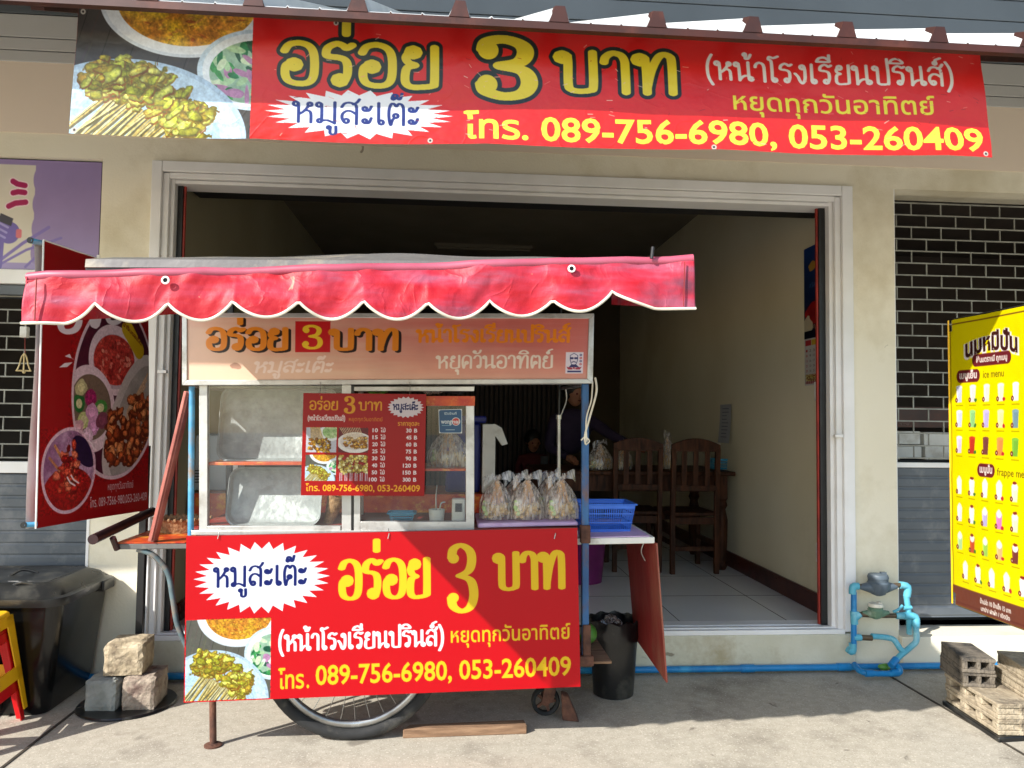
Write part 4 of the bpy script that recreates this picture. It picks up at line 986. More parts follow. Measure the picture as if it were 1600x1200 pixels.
# corner posts
pb = MB()
pb.tube([P(300, 604, YF), P(298, 836, YF)], .0115, 12); pbo = pb.build('corner_post', 'lightblue', K, smooth=True)
fr_t, fr_b = P(914, 600, YF), P(914, 1030, YF)
pb = MB(); pb.bar(fr_t, fr_b, .028); pb.build('corner_post', 'blueblotch', K, bevel=.003)
pb = MB(); pb.bar(P(914, 820, YF-.004), P(914, 848, YF-.004), .04); pb.bar(P(916, 975, YF-.004), P(916, 1040, YF-.004), .033); pb.box(tuple(P(900, 1038, YF)+Vector((0, -.03, 0))), tuple(P(926, 1022, YF)+Vector((0, .03, 0)))); pb.build('post_bracket', 'rust', K, bevel=.004)
pb = MB(); pb.tube([P(873, 655, YB), P(873, 800, YB)], .009, 12); pb.tube([P(876, 607, YB+.05), P(914, 601, YF)], .008, 8); pb.tube(spline([P(884, 608, YB), P(885, 625, YB), P(878, 645, YB), P(873, 655, YB)]), .003, 6); pb.lathe([(.014, 0), (.014, .02)], P(873, 655, YB), 12, capt=True)
pb.build('inner_pole', 'steel', K, smooth=True)
pb = MB(); 
pb.bar(P(300, 560, YF)+Vector((0, .5, .38)), P(300, 830, YF)+Vector((0, .5, 0)), .024); pb.tube([P(873, 655, YB), P(876, 560, YB)+Vector((0, 0, .3))], .005, 8)
for x_ in (300, 914): pb.bar(P(x_, 600, YF)+Vector((0, 0, .0)), rp(P(x_, 600, YF).x, -.82, r1.z+.19), .024)
pb.build('rear_post', 'blackmetal', K)
cb = MB(); cb.tube(spline([P(930, 590, YF-.03), P(932, 612, YF-.035), P(922, 650, YF-.03), P(914, 680, YF-.025), P(915, 694, YF-.022)]), .0042, 8)
cb.tube(spline([P(926, 596, YF-.03), P(924, 625, YF-.032), P(916, 655, YF-.03), P(917, 690, YF-.025)]), .003, 8); cb.tube(spline([P(908, 688, YF-.02), P(914, 683, YF-.025), P(921, 689, YF-.02), P(915, 695, YF-.02)]), .003, 6)
cb.build('cable', 'cream', K, smooth=True)
# cabinet frame
cf = MB()
def fr(x0, y0, x1, y1, ya, yb, m=cf): # frame member from photo rectangle
    a_, b_, c_, d_ = P(x0, y0, ya), P(x1, y0, ya), P(x1, y1, ya), P(x0, y1, ya); m.prism([a_, b_, c_, d_], (0, yb-ya, 0))
fr(311, 600, 324, 832, YF, YF+.03); fr(324, 822, 532, 833, YF, YF+.03); fr(534, 600, 549, 833, YF, YF+.03)
fr(553, 634, 563, 830, YF-.004, YF+.03); fr(563, 815, 729, 829, YF-.004, YF+.03); fr(728, 634, 741, 829, YF-.004, YF+.03); fr(553, 604, 741, 611, YF, YF+.03)
for x_, y0_, y1_ in ((318, 602, 830), (543, 602, 830), (735, 625, 828)):
    q = Vector((0, .46, 0)); p0_, p1_ = P(x_, y0_, YF)+q, P(x_, y1_, YF)+q; cf.bar(p0_, p1_, .022)
    cf.bar(P(x_, y1_, YF), P(x_, y1_, YF)+q, .02); cf.bar(P(x_, y0_+4, YF), P(x_, y0_+4, YF)+q, .02)
fr(296, 829, 903, 836, YF-.01, YF+.55)
cf.build('cabinet_frame', 'alu', K, bevel=.0015)
m = MB(); fr(564, 619, 742, 634, YF-.007, YF+.02, m); m.build('cabinet_top_trim', 'redcloth', K)
m = MB(); fr(549, 602, 553, 833, YF-.001, YF+.02, m); m.build('door_gap', 'black', K)
m = MB(); fr(324, 602, 534, 822, YF+.008, YF+.011, m); m.build('pane', 'glass', K)
m = MB(); fr(563, 634, 728, 815, YF+.008, YF+.011, m); m.build('pane', 'glass', K)
m = MB(); fr(324, 722, 534, 727, YF+.02, YF+.44, m); fr(563, 732, 728, 736, YF+.02, YF+.42, m); m.build('shelf', 'redcloth', K, bevel=.002)
m = MB(); fr(300, 824, 903, 828, YF+.03, YF+.52, m); m.build('cabinet_floor', 'redwood', K)
m = MB(); fr(300, 603, 742, 606, YF+.03, YF+.48, m); m.build('cabinet_ceiling', 'galv', K)
# sticker on the glass
c = Canvas(38, 38, 3, (232, 236, 236)); c.rect(1, 1, 37, 37, (14, 84, 132), 3)
text(c, 'รีวิวร้านที่', 9, 29, 8.5, 3.6, (230, 240, 240), bold=.02); text(c, 'wong', 3.5, 21, 22.5, 7, (236, 240, 240), bold=.03); c.ell(28, 19.5, 7, 6.4, (238, 240, 240)); c.ell(28, 19.5, 6, 5.4, (216, 50, 44))
text(c, 'nai', 22, 34, 22.5, 6.4, (240, 236, 236), bold=.03); c.rect(5, 25, 20, 26, (150, 190, 206)); c.rect(11, 32, 26, 33, (200, 220, 226))
c.sheet('glass_sticker', print_mat('sticker_print', .3), quad(P(685, 640, YF-.002), P(722, 639, YF-.002), P(722, 677, YF-.002), P(686, 677, YF-.002)), K)
# lower body
lb_ = MB(); fr(306, 836, 900, 940, YF+.02, YF+.5, lb_); lb_.build('body', 'redwood', K)
ch = MB(); 
for y_ in (YF+.01, YF+.5): ch.bar(P(300, 1000, YF)+Vector((0, y_-YF, 0)), P(910, 985, YF)+Vector((0, y_-YF, 0)), .03)
ch.bar(P(520, 1010, YF)+Vector((0, .0, .0)), P(520, 1010, YF)+Vector((0, .55, 0)), .03); ch.bar(P(850, 1060, -.6)+Vector((0, 0, .02)), P(850, 940, -.6), .02)
for x_ in (306, 900):
    for y_ in (YF+.02, YF+.48): ch.bar(P(x_, 936, YF)+Vector((0, y_-YF, 0)), P(x_, 1000, YF)+Vector((0, y_-YF, 0)), .024)
ch.build('chassis', 'blackmetal', K)
# side shelves
sa, sb = P(178, 853, YF), P(292, 853, YF); zt_ = sa.z+.008
m = MB(); m.prism([(sa.x, YF, zt_-.022), (sb.x, YF, zt_-.02), (sb.x, YB, zt_-.02), (sa.x, YB, zt_-.022)], (0, 0, .022)); m.build('side_shelf', 'galv', K, bevel=.003)
m = MB(); m.prism([(sa.x+.004, YF-.002, zt_+.001), (sb.x-.006, YF-.002, zt_+.003), (sb.x-.006, YB, zt_+.003), (sa.x+.004, YB, zt_+.001)], (0, 0, .003)); m.build('shelf_cloth', 'redcloth', K)
ra, rb_ = P(900, 846, YF), P(1023, 843, YF); zt2 = ra.z+.012
m = MB(); m.prism([(ra.x, YF, zt2-.026), (rb_.x, YF, zt2-.02), (rb_.x, YB, zt2-.02), (ra.x, YB, zt2-.026)], (0, 0, .026)); m.build('side_shelf', 'white', K, bevel=.003)
m = MB(); m.prism([(ra.x+.03, YF+.004, zt2+.001), (rb_.x-.02, YF+.004, zt2+.007), (rb_.x-.02, YB, zt2+.007), (ra.x+.03, YB, zt2+.001)], (0, 0, .003)); m.build('shelf_cloth', M['lilac'], K)
fl = [P(1025, 849, YF), P(1041, 1067, YF)]; b0 = Vector((fl[0].x, -.25, fl[0].z)); b1 = Vector((fl[1].x, -.27, fl[1].z+.03))
m = MB(); m.prism([fl[0], fl[1], b1, b0], (.007, 0, .001)); m.build('hanging_flap', 'redwood', K, bevel=.002)
m = MB(); m.tube(spline([P(1006, 848, YF+.1), P(1002, 862, YF+.1), P(1008, 876, YF+.1)]), .0025, 6); m.build('flap_hook', 'steel', K)
m = MB(); m.bar(P(295, 612, YF+.02), P(239, 845, YF+.02), .022, .05); m.bar(P(291, 612, YF-.01), P(236, 845, YF-.01), .008, .012); m.build('prop_strut', 'propwood', K, bevel=.002)
m = MB(); m.tube([P(145, 843, -.93), P(238, 799, -.34)], .019, 16); m.tube([P(176, 840, -.85), P(183, 858, YF)], .012, 8); m.build('push_handle', 'maroonpipe', K, smooth=True)
m = MB(); m.tube(spline([P(215, 858, YF+.02), P(240, 868, YF+.02), P(262, 895, YF+.02), P(270, 935, YF+.02), P(277, 975, YF+.02), P(292, 1010, YF+.02)]), .011, 10); m.build('bent_brace', 'greypipe', K, smooth=True)
m = MB(); lp = P(333, 1163, YF+.02); lp.z = 0; m.tube([lp+Vector((0, 0, .012)), P(331, 960, YF+.02)], .013, 12); m.lathe([(.034, .0), (.034, .006), (.02, .012)], lp, 20, capt=True); m.build('prop_leg', 'rust', K, smooth=True)
# wheels
wc = G(548, 1158); wc = Vector((wc.x, -.77, 0)); RW = .372
def ringm(Rr, rr, w, n=64, k=12):
    m_ = MB(); c0 = wc+Vector((0, 0, RW)); vs_ = []
    for i in range(n):
        a_ = 2*math.pi*i/n
        for j_ in range(k):
            b_ = 2*math.pi*j_/k; rad = Rr+rr*math.cos(b_); vs_.append(c0+Vector((rad*math.cos(a_), w*math.sin(b_), rad*math.sin(a_))))
    m_.add(vs_, [(i*k+j_, i*k+(j_+1) % k, ((i+1) % n)*k+(j_+1) % k, ((i+1) % n)*k+j_) for i in range(n) for j_ in range(k)]); return m_
m = ringm(RW-.024, .024, .022); tyre = m.build('wheel', 'tyre', K, smooth=True)
rim = ringm(RW-.062, .016, .014).build('rim', 'steel', tyre, smooth=True)
m = MB(); c0 = wc+Vector((0, 0, RW))
for i in range(32):
    a_ = 2*math.pi*i/32+.05; b_ = a_+(.5 if (i//2) % 2 else -.5); y_ = .03 if i % 2 else -.03
    MB().tube([c0+Vector((.02*math.cos(b_), y_, .02*math.sin(b_))), c0+Vector(((RW-.07)*math.cos(a_), 0, (RW-.07)*math.sin(a_)))], .0016, 5).build('spoke', 'steel', tyre)
m = MB(); m.lathe([(.012, -.06), (.022, -.035), (.016, -.03), (.016, .03), (.022, .035), (.012, .06)], c0, 16, 'Y', capt=True); m.build('hub', 'steel', tyre, smooth=True)
cw = G(852, 1117); m = MB(); rr_ = .062
cpt = Vector((cw.x, cw.y, rr_))
m.lathe([(.045, -.012), (rr_-.006, -.018), (rr_, -.01), (rr_, .01), (rr_-.006, .018), (.045, .012), (.045, -.012)], cpt, 28, 'Y', capb=False); cst = m.build('caster', 'tyre', K, smooth=True)
m = MB(); m.lathe([(.018, -.02), (.018, .02)], cpt, 14, 'Y', capt=True)
for i in range(5): a_ = i*1.2566; m.bar(cpt, cpt+Vector((.048*math.cos(a_), 0, .048*math.sin(a_))), .012, .012, up=(0, 1, 0))
m.build('caster_hub', 'rust', cst)
m = MB(); m.prism([cpt+Vector((-.02, -.03, 0)), cpt+Vector((.03, -.03, 0)), cpt+Vector((.05, -.03, .1)), cpt+Vector((0, -.03, .1))], (0, .006, 0)); m.prism([cpt+Vector((-.02, .026, 0)), cpt+Vector((.03, .026, 0)), cpt+Vector((.05, .026, .1)), cpt+Vector((0, .026, .1))], (0, .006, 0))
m.box(tuple(cpt+Vector((-.01, -.035, .098))), tuple(cpt+Vector((.07, .035, .108)))); m.bar(cpt+Vector((.03, 0, .1)), cpt+Vector((.03, 0, .42)), .03); m.build('caster_fork', 'rust', cst)

# ---------------- red side banner hung on the left of the cart
XBL = PX(60, 600, -1.21)
def sb_pt(px_, py, x): return PX(px_, py, x)
xl, xr2 = -1.22, -1.095
tl, bl_ = P(68, 375, -.90), P(56, 826, -.90); tr, br = P(232, 431, -.25), P(232, 797, -.25)
c = Canvas(200, 330, 2., (156, 8, 16))
dk_ = (60, 16, 40); wp = (222, 196, 204)
def SB(px_, py):   # photo pixel -> canvas of this banner
    uu_ = (px_-58)/(232-58.); 
    # perspective foreshortening along the banner
    d0, d1 = 3.03, 3.68; t = uu_*d1/(d1*uu_+d0*(1-uu_))*1.0 if False else (uu_*d1/(d0+uu_*(d1-d0)))
    ty = 375+(431-375)*uu_; by = 826+(797-826)*uu_
    return t*200, (py-ty)/(by-ty)*330
def se(px_, py, rx, ry, col_, **k): x_, y_ = SB(px_, py); c.ell(x_, y_, rx*1.15*(1.25 if px_ > 150 else 1), ry*.83, col_, **k)
def spoly(pts, col_): c.poly([SB(*p) for p in pts], col_)
X_, Y_ = SB(165, 610); 
ov = lambda u_, v_: ((((u_-X_)/80.)**2+((v_-Y_)/112.)**2) < 1)*1.
c.ell(X_, Y_, 84, 117, wp); c.ell(X_, Y_, 80, 112, (84, 20, 44), c2=(60, 14, 40), nf=.04)
x_, y_ = SB(158, 562); c.ell(x_, y_, 50, 46, (230, 206, 212), cut=ov, ang=.2); c.ell(x_, y_+2, 42, 36, (196, 170, 180), cut=ov); c.ell(x_, y_, 41, 33, (206, 70, 60), cut=ov, c2=(170, 44, 40), nf=.18)
rd = random.Random(8)
for i in range(50): c.ell(x_+rd.uniform(-32, 32), y_+rd.uniform(-24, 24), rd.uniform(2, 6), rd.uniform(1.5, 3), rd.choice([(222, 110, 96), (190, 60, 50), (150, 34, 34), (230, 140, 120)]), ang=rd.uniform(0, 3), nz=.4, seed=i, cut=lambda u_, v_: (((u_-x_)/40)**2+((v_-y_)/32)**2 < 1)*1.)
x_, y_ = SB(122, 640); c.ell(x_, y_, 44, 56, (228, 204, 212), ang=-.35, cut=ov); c.ell(x_, y_-2, 36, 42, (120, 100, 84), ang=-.35, cut=ov)
cu = lambda u_, v_: (((u_-x_)/36)**2+((v_-y_)/44)**2 < 1)*ov(u_, v_)
for i, (a, b, q) in enumerate(((-18, -26, (196, 190, 140)), (-20, -6, (40, 110, 50)), (0, -14, (150, 30, 90)), (18, -2, (70, 140, 60)), (-10, 14, (190, 200, 130)), (8, 22, (196, 140, 180)), (-20, 24, (206, 160, 170)), (22, 14, (120, 60, 80)), (4, 4, (206, 150, 186)), (-2, 34, (214, 180, 200)))):
    c.ell(x_+a, y_+b, 11, 10, q, ang=i, nz=.2, seed=i, cut=cu); c.ell(x_+a, y_+b, 6, 5.5, (214, 212, 160) if i in (1, 3, 4) else tuple(min(255, v_*1.15) for v_ in q), ang=i, cut=cu)
x_, y_ = SB(198, 655); c.ell(x_, y_, 46, 96, (200, 190, 186), ang=.42, cut=ov); c.ell(x_+4, y_+4, 38, 84, (150, 144, 138), ang=.42, cut=ov, c2=(186, 176, 170), nf=.03)
for i in range(11): p0_ = SB(232-3*i, 575+10*i); p1_ = SB(186, 640+3*i); c.stroke([p0_, p1_], 2.6, (206, 166, 130)) if p0_[0] < 198 else None
for i in range(130):
    px_, py = rd.uniform(152, 232), rd.uniform(624, 724)
    if py < 700-(px_-152)*.75-10+ -40: continue
    x_, y_ = SB(px_, py); c.ell(x_, y_+1.5, rd.uniform(5, 10), rd.uniform(4, 8), (96, 34, 14), ang=rd.uniform(0, 3), nz=.5, seed=i, cut=ov); c.ell(x_, y_, rd.uniform(4, 9), rd.uniform(3, 7), rd.choice([(206, 112, 60), (180, 84, 40), (222, 140, 84), (156, 66, 30)]), ang=rd.uniform(0, 3), nz=.6, seed=i+200, cut=ov, rim=.5)
x_, y_ = SB(97, 737); c.ell(x_, y_, 47, 52, (226, 190, 206)); c.ell(x_, y_, 43, 48, (196, 160, 190), c2=(140, 90, 130), nf=.05)
oc_ = lambda u_, v_: (((u_-x_)/43)**2+((v_-y_)/48)**2 < 1)*1.
c.ell(x_+24, y_-22, 26, 14, (40, 20, 60), ang=.7, cut=oc_); c.ell(x_, y_+28, 44, 32, (176, 30, 28), c2=(140, 16, 20), nf=.1, cut=oc_)
c.stroke([(x_-26, y_-30), (x_-8, y_-8)], 3.6, (206, 140, 90)); c.stroke([(x_-34, y_-16), (x_-16, y_)], 3.2, (200, 130, 90))
for i in range(60): c.ell(x_+rd.gauss(2, 9), y_+rd.gauss(4, 15), rd.uniform(3, 7), rd.uniform(3, 6), rd.choice([(206, 70, 50), (180, 40, 34), (226, 110, 80), (150, 24, 24)]), nz=.5, seed=i, cut=oc_, rim=.5)
c.grain(X_-86, Y_-118, X_+86, Y_+118, .5, .8); c.grain(x_-46, y_-50, x_+46, y_+50, .5, .8)
for p in (((100, 745), (104, 752), (111, 757)), ((95, 748), (99, 756), (106, 761)), ((123, 690), (128, 695), (131, 703))): c.stroke([SB(*q) for q in p], 2, (240, 226, 230))
loop_text(c, T1, 22, 190, 106, 52, (236, 224, 226), pen=.2, slant=.0, dy=-.28)
spoly([(84, 557), (90, 553), (93, 561), (98, 562)], (236, 224, 226)); spoly([(78, 575), (84, 568), (94, 566), (87, 574)], (236, 224, 226))
x_, y_ = SB(193, 529); c.stroke([(x_-12, y_-12), (x_+14, y_+14)], 24, (206, 170, 20)); text(c, 'น้ำจิ้มรสเด็ด', x_-22, x_+20, y_-4, 6, (110, 16, 16), bold=.03, curve=lambda X__: (X__-x_)*.55)
text(c, 'หยุดทุกวันอาทิตย์', *[SB(157, 770)[0], SB(201, 765)[0], SB(160, 768)[1]], 9, (216, 200, 204)); text(c, 'โทร. 089-7566-980,053-260-409', SB(129, 792)[0], SB(229, 780)[0], SB(150, 793)[1], 11, (216, 200, 204))
tag_ = thing('side_banner', tuple(tl), 'dark red food banner hung edge forward beside the left end of the pink awning', 'banner')
def sfn(u_, v_):
    f0 = quad(tl, tr, br, bl_); x, y, z = f0(u_, v_); return x+.012*np.sin(v_*5)*np.sin(u_*3.1)+.006*(vnoise(u_*5, v_*6, 2)-.5), y, z
c.sheet('printed_vinyl', print_mat('side_vinyl_print', .32, dirt=.06), sfn, tag_, .85)
c2 = Canvas(20, 30, 1, (236, 236, 230)); c2.sheet('white_backing', M['vinyl_edge'], lambda u_, v_: (lambda q: (q[0]-.035+.012*np.sin(v_*5)+.01*v_, q[1], q[2]))(quad(tl, tr, br, bl_)(u_, v_)), tag_)
m = MB(); m.tube([tl, bl_], .0035, 8); m.tube([tl, tr], .003, 8); m.build('hem', 'vinyl_edge', tag_)
m = MB(); m.tube([tl+Vector((-.04, -.01, -.006)), tl+Vector((-.005, .01, -.012))], .011, 12); m.tube([bl_+Vector((-.036, -.01, .015)), bl_+Vector((0, .01, .015))], .01, 12); m.build('pipe_end', 'lightblue', tag_, smooth=True)
m = MB(); m.lathe([(.0115, 0), (.0115, .006)], bl_+Vector((-.036, -.018, .015)), 12, 'Y', capt=True); m.lathe([(.012, 0), (.012, .006)], tl+Vector((-.04, -.018, -.006)), 12, 'Y', capt=True); m.build('pipe_cap', 'blackmetal', tag_)
# ------------------------------------------------------------------ things on and in the cart
def rrect(cx, cz, w, h, r, n=6):
    out = []
    for (sx, sz, a0) in ((1, 1, 0), (-1, 1, 90), (-1, -1, 180), (1, -1, 270)):
        for k in range(n+1):
            a = R(a0+90*k/n); out.append((cx+sx*(w/2-r)+r*math.cos(a), cz+sz*(h/2-r)+r*math.sin(a)))
    return out
def tray(x0, y0, x1, y1, Y, label, lean):
    a, b = P(x0, y0, Y), P(x1, y1, Y); cx, cz, w_, h_ = (a.x+b.x)/2, (a.z+b.z)/2, b.x-a.x, a.z-b.z
    m = MB(); n = 28
    levels = [(1.0, 0), (1.0, .004), (.965, .004), (.93, .03), (.90, .034)]
    vs = []
    for s_, dep in levels:
        for (x, z) in rrect(0, 0, w_-(1-s_)*.5*w_, h_-(1-s_)*.5*w_, .045): vs.append(Vector((cx+x, Y+dep+lean*(z/h_), cz+z)))
    k = len(rrect(0, 0, 1, 1, .1)); fs = [(i*k+j_, i*k+(j_+1) % k, (i+1)*k+(j_+1) % k, (i+1)*k+j_) for i in range(len(levels)-1) for j_ in range(k)]
    fs += [tuple((len(levels)-1)*k+j_ for j_ in range(k))]; m.add(vs, fs)
    o = m.build('metal_tray', 'tray', None, smooth=True); sd_ = o.modifiers.new('t', 'SOLIDIFY'); sd_.thickness = .002
    me = o.data; tag(o, label, 'tray', 'trays in the cabinet'); return o
tray(344, 604, 524, 721, YF+.12, 'large scratched metal tray standing on the upper cabinet shelf', .05)
tray(357, 731, 501, 820, YF+.10, 'smaller scratched metal tray leaning on the cabinet floor', .06)

def satay_bag(name, label, group, w_=.138, h_=.17, rnd=1, knot=True):
    rd = random.Random(rnd); t = thing(name, (0, 0, 0), label, 'food bag', group)
    m = MB(); n = 40
    prof = [(.46, .0), (.52, .015), (.53, .2), (.5, .38), (.42, .56), (.28, .74), (.13, .88), (.055, .945), (.085, .975), (.13, 1.03)]
    vs = []
    for (r, hh) in prof:
        for k in range(n):
            a = 2*math.pi*k/n; f = 1+.07*math.sin(a*9+hh*3+rnd)*(hh*1.2)+.05*math.sin(a*15+rnd)*hh+rd.uniform(-.03, .03)+(.25*math.sin(a*3+rnd) if hh > 1 else 0)
            vs.append(Vector((r*w_*f*math.cos(a), r*w_*.75*f*math.sin(a), hh*h_+(rd.uniform(-.01, .012) if hh > 1 else 0))))
    m.add(vs, [(i*n+k, i*n+(k+1) % n, (i+1)*n+(k+1) % n, (i+1)*n+k) for i in range(len(prof)-1) for k in range(n)]+[tuple(range(n-1, -1, -1))])
    m.build('plastic_film', 'bag', t, smooth=True)
    if knot:
        m = MB(); 
        for s_ in (-1, 1):
            b = [Vector((0, 0, h_*.95)), Vector((s_*.02, -.01, h_*1.04)), Vector((s_*.045, -.005, h_*1.0+.01*s_)), Vector((s_*.06, 0, h_*.93+.014*s_))]
            for i in range(3): p, q = b[i], b[i+1]; wv_ = .006+.007*i; m.add([p+Vector((0, 0, wv_)), p-Vector((0, .004, wv_)), q-Vector((0, .006, wv_+.006)), q+Vector((0, .003, wv_+.006))], [(0, 1, 2, 3)])
        m.build('tied_ends', 'bag', t)
    m = MB()
    for i in range(26):
        a = rd.uniform(0, 2*math.pi); r = rd.uniform(.1, .36)*w_; m.tube([(r*math.cos(a), r*.7*math.sin(a), .03*h_/.165), (r*.16*math.cos(a), r*.1*math.sin(a), h_*rd.uniform(.84, .93))], .0016, 5)
    m.build('sticks', 'stick', t)
    m = MB()
    for i in range(60):
        a = rd.uniform(0, 2*math.pi); r = math.sqrt(rd.random())*.41*w_; m.blob((r*math.cos(a), r*.72*math.sin(a), rd.uniform(.07, .36)*h_), rd.uniform(.009, .015), 7, .3, (1, 1, .75), rd)
    m.build('skewered_meat', 'meat', t, smooth=True)
    m = MB(); 
    for i in range(9): m.blob((-w_*.36+rd.uniform(-.006, .012), -.02+rd.uniform(-.015, .01), h_*rd.uniform(.1, .45)), .010, 7, .2, (1, .6, .8), rd)
    m.build('relish', 'veg', t, smooth=True)
    return t
zm = P(820, 812, -.74).z
m_ = MB(); a, b = P(746, 825, YF+.01), P(904, 822, YF+.01)
m_.prism([(a.x, YF+.01, a.z), (b.x, YF+.01, b.z+.002), (b.x-.003, YF+.01, zm+.002), (a.x+.003, YF+.01, zm-.006)], (0, .34, 0)); tag(m_.build('foam_mat', 'lilac', None, bevel=.006), 'lilac foam slab on the cart counter carrying the bags', 'mat')
L3 = ['left', 'middle', 'right']
b0_ = satay_bag('satay_bag', 'clear tied bag of satay sticks, front row, nearest the cabinet', 'bags of satay on the cart counter', rnd=4)
spots = [(776, -.72, 1., .2, None), (824, -.72, 1.02, 1.1, 'clear tied bag of satay sticks, front row, between the other two'), (877, -.71, 1.03, 2.2, 'clear tied bag of satay sticks, front row, nearest the blue post'),
         (806, -.58, .98, 3., 'clear satay bag in the back row, partly hidden by the front middle bag'), (858, -.58, 1.02, 4., 'clear satay bag in the back row, partly hidden by the front right bag')]
for i, (px_, y_, s_, rz, lab) in enumerate(spots):
    o = b0_ if i == 0 else copy_tree(b0_); p = P(px_, 780, y_); place(o, (p.x, y_, zm+.001), rz*.12, s_)
    if lab: o['label'] = lab
o = satay_bag('satay_bag', 'clear bag of satay sticks standing inside the cabinet under the blue sticker', 'bags of satay on the cart counter', .165, .17, 12, knot=False)
p = P(700, 731, YF+.12); place(o, (p.x, YF+.13, p.z+.002), 0, 1)
# small things in the cabinet
p = P(628, 812, YF+.16)
def basket(name, w0, w1, d0, d1, h_, mt, label, cat, n=14, rows=1):
    t = thing(name, (0, 0, 0), label, cat); m = MB(); th = .003
    def ring_(z, w_, d_, hh): # frame ring
        for s_ in (-1, 1): m.box((-w_/2, s_*d_/2-th, z), (w_/2, s_*d_/2+th, z+hh)); m.box((s_*w_/2-th, -d_/2, z), (s_*w_/2+th, d_/2, z+hh))
    def lerp(f): return w0+(w1-w0)*f, d0+(d1-d0)*f
    for s_ in (-1, 1):
        for i in range(n+1):
            u_ = i/n-.5; m.bar((u_*w0, s_*d0/2, .004), (u_*w1, s_*d1/2, h_), .0026*(w1/.2)**.5*1.1, .0016)
        k = max(5, int(n*d1/w1))
        for i in range(k+1):
            u_ = i/k-.5; m.bar((s_*w0/2, u_*d0, .004), (s_*w1/2, u_*d1, h_), .0028, .0016, up=(1, 0, 0))
    for f, hh in ((0, .012), (.33, .005), (.66, .005), (.88, .014)): ring_(h_*f, *lerp(f), hh)
    m.box((-w0/2, -d0/2, 0), (w0/2, d0/2, .004)); m.build('body', mt, t)
    m = MB()
    for s_ in (-1, 1): m.box((-w1/2-.009, s_*(d1/2+.0045)-.0065, h_), (w1/2+.009, s_*(d1/2+.0045)+.0065, h_+.006)); m.box((s_*(w1/2+.0045)-.0065, -d1/2, h_), (s_*(w1/2+.0045)+.0065, d1/2, h_+.006))
    m.build('rim', mt, t, bevel=.002); return t
o = basket('plastic_basket', .075, .1, .06, .08, .05, 'cyanbasket', 'small light blue basket inside the glass cabinet', 'basket', 10)
place(o, (p.x, p.y, P(628, 822, YF+.16).z+.004))
o = basket('plastic_basket', .2, .235, .16, .2, .115, 'bluebasket', 'bright blue slotted basket on the right fold out shelf', 'basket', 24)
p = P(945, 815, -.62); place(o, (p.x-.004, -.60, zt2+.006))
p = P(682, 822, YF+.14); t = thing('holder_cup', tuple(p), 'frosted cup holding tongs inside the cabinet', 'cup'); t['_o'] = list(p)
MB().lathe([(.028, 0), (.034, .07)], p, 20).build('cup', 'white', t, smooth=True)
m = MB(); m.tube(spline([p+Vector((0, 0, .01)), p+Vector((-.004, 0, .12)), p+Vector((.0, 0, .17))]), .003, 6); m.tube(spline([p+Vector((.01, 0, .02)), p+Vector((.016, 0, .09)), p+Vector((.035, 0, .10))]), .003, 6); m.build('tongs', 'steel', t, smooth=True)
p = P(716, 820, YF+.12); t = thing('kitchen_timer', tuple(p), 'white gadget with a dark screen inside the cabinet right corner', 'gadget')
MB().box(tuple(p+Vector((-.028, -.01, 0))), tuple(p+Vector((.028, .03, .11)))).build('housing', 'white', t, bevel=.008); MB().box(tuple(p+Vector((-.014, -.014, .055))), tuple(p+Vector((.014, -.01, .09)))).build('screen', 'lens', t)
p = P(512, 822, YF+.14); m = MB(); m.tube([p+Vector((0, 0, 0.01)), p+Vector((.035, .01, .12))], [.018, .04], 16); tag(m.build('paper_cone', 'wicker', None, smooth=True), 'brown cone basket leaning beside the smaller tray', 'cone')
# packets piled on top of the cabinet
for i, (px_, k_, lab) in enumerate(((590, 'green', 'crumpled green foil packet on top of the cabinet'), (622, 'dark', 'dark plastic packet on the cabinet top beside the green one'), (676, 'bag', 'clear crumpled plastic packet on the cabinet top'), (708, 'darkcloth', 'dark crumpled packet on the cabinet top near the trim'))):
    p = P(px_, 612, YF+.2); m = MB(); rd = random.Random(i)
    m.blob(p+Vector((0, 0, .012)), .05, 10, .35, (1, .6, .42), rd); tag(m.build('plastic_packet', M[k_], None, smooth=False), lab, 'packet')
# wicker basket on the left shelf
t = thing('wicker_basket', tuple(P(280, 828, -.5)), 'shallow wicker basket with scalloped rim on the left shelf', 'basket')
p = P(285, 828, -.52); m = MB(); m.lathe([(.075, 0), (.09, .055), (.093, .058), (.087, .056), (.072, .004)], (p.x, p.y, zt_+.005), 36, sx=1.25); m.build('weave', 'wicker', t, smooth=True)
m = MB()
for i in range(28): a = 2*math.pi*i/28; m.blob((p.x+.092*1.25*math.cos(a), p.y+.092*math.sin(a), zt_+.062), .008, 6, 0)
m.build('scalloped_rim', 'wicker', t, smooth=True)

# ------------------------------------------------------------------ under and around the cart
m = MB(); a0, a1, a2, a3 = [G(*q) for q in ((629, 1154), (823, 1147), (806, 1134), (627, 1142))]
m.prism([a0, a1, G(818, 1138), G(640, 1146)], (0, 0, .036)); tag(m.build('wooden_plank', 'plank', None, bevel=.003), 'worn wooden plank lying behind the bicycle tyre', 'plank')
m = MB(); p = G(888, 1122); rd = random.Random(2); m.hexa([p+Vector(q) for q in ((-.03, -.03, 0), (.04, -.05, 0), (.045, .04, 0), (-.02, .04, 0))], [p+Vector(q) for q in ((-.035, -.02, .11), (-.005, -.03, .1), (.0, .03, .1), (-.03, .03, .11))]); tag(m.build('wheel_chock', 'rust', None, bevel=.005), 'rusty brown chock jammed beside the small caster wheel', 'chock')
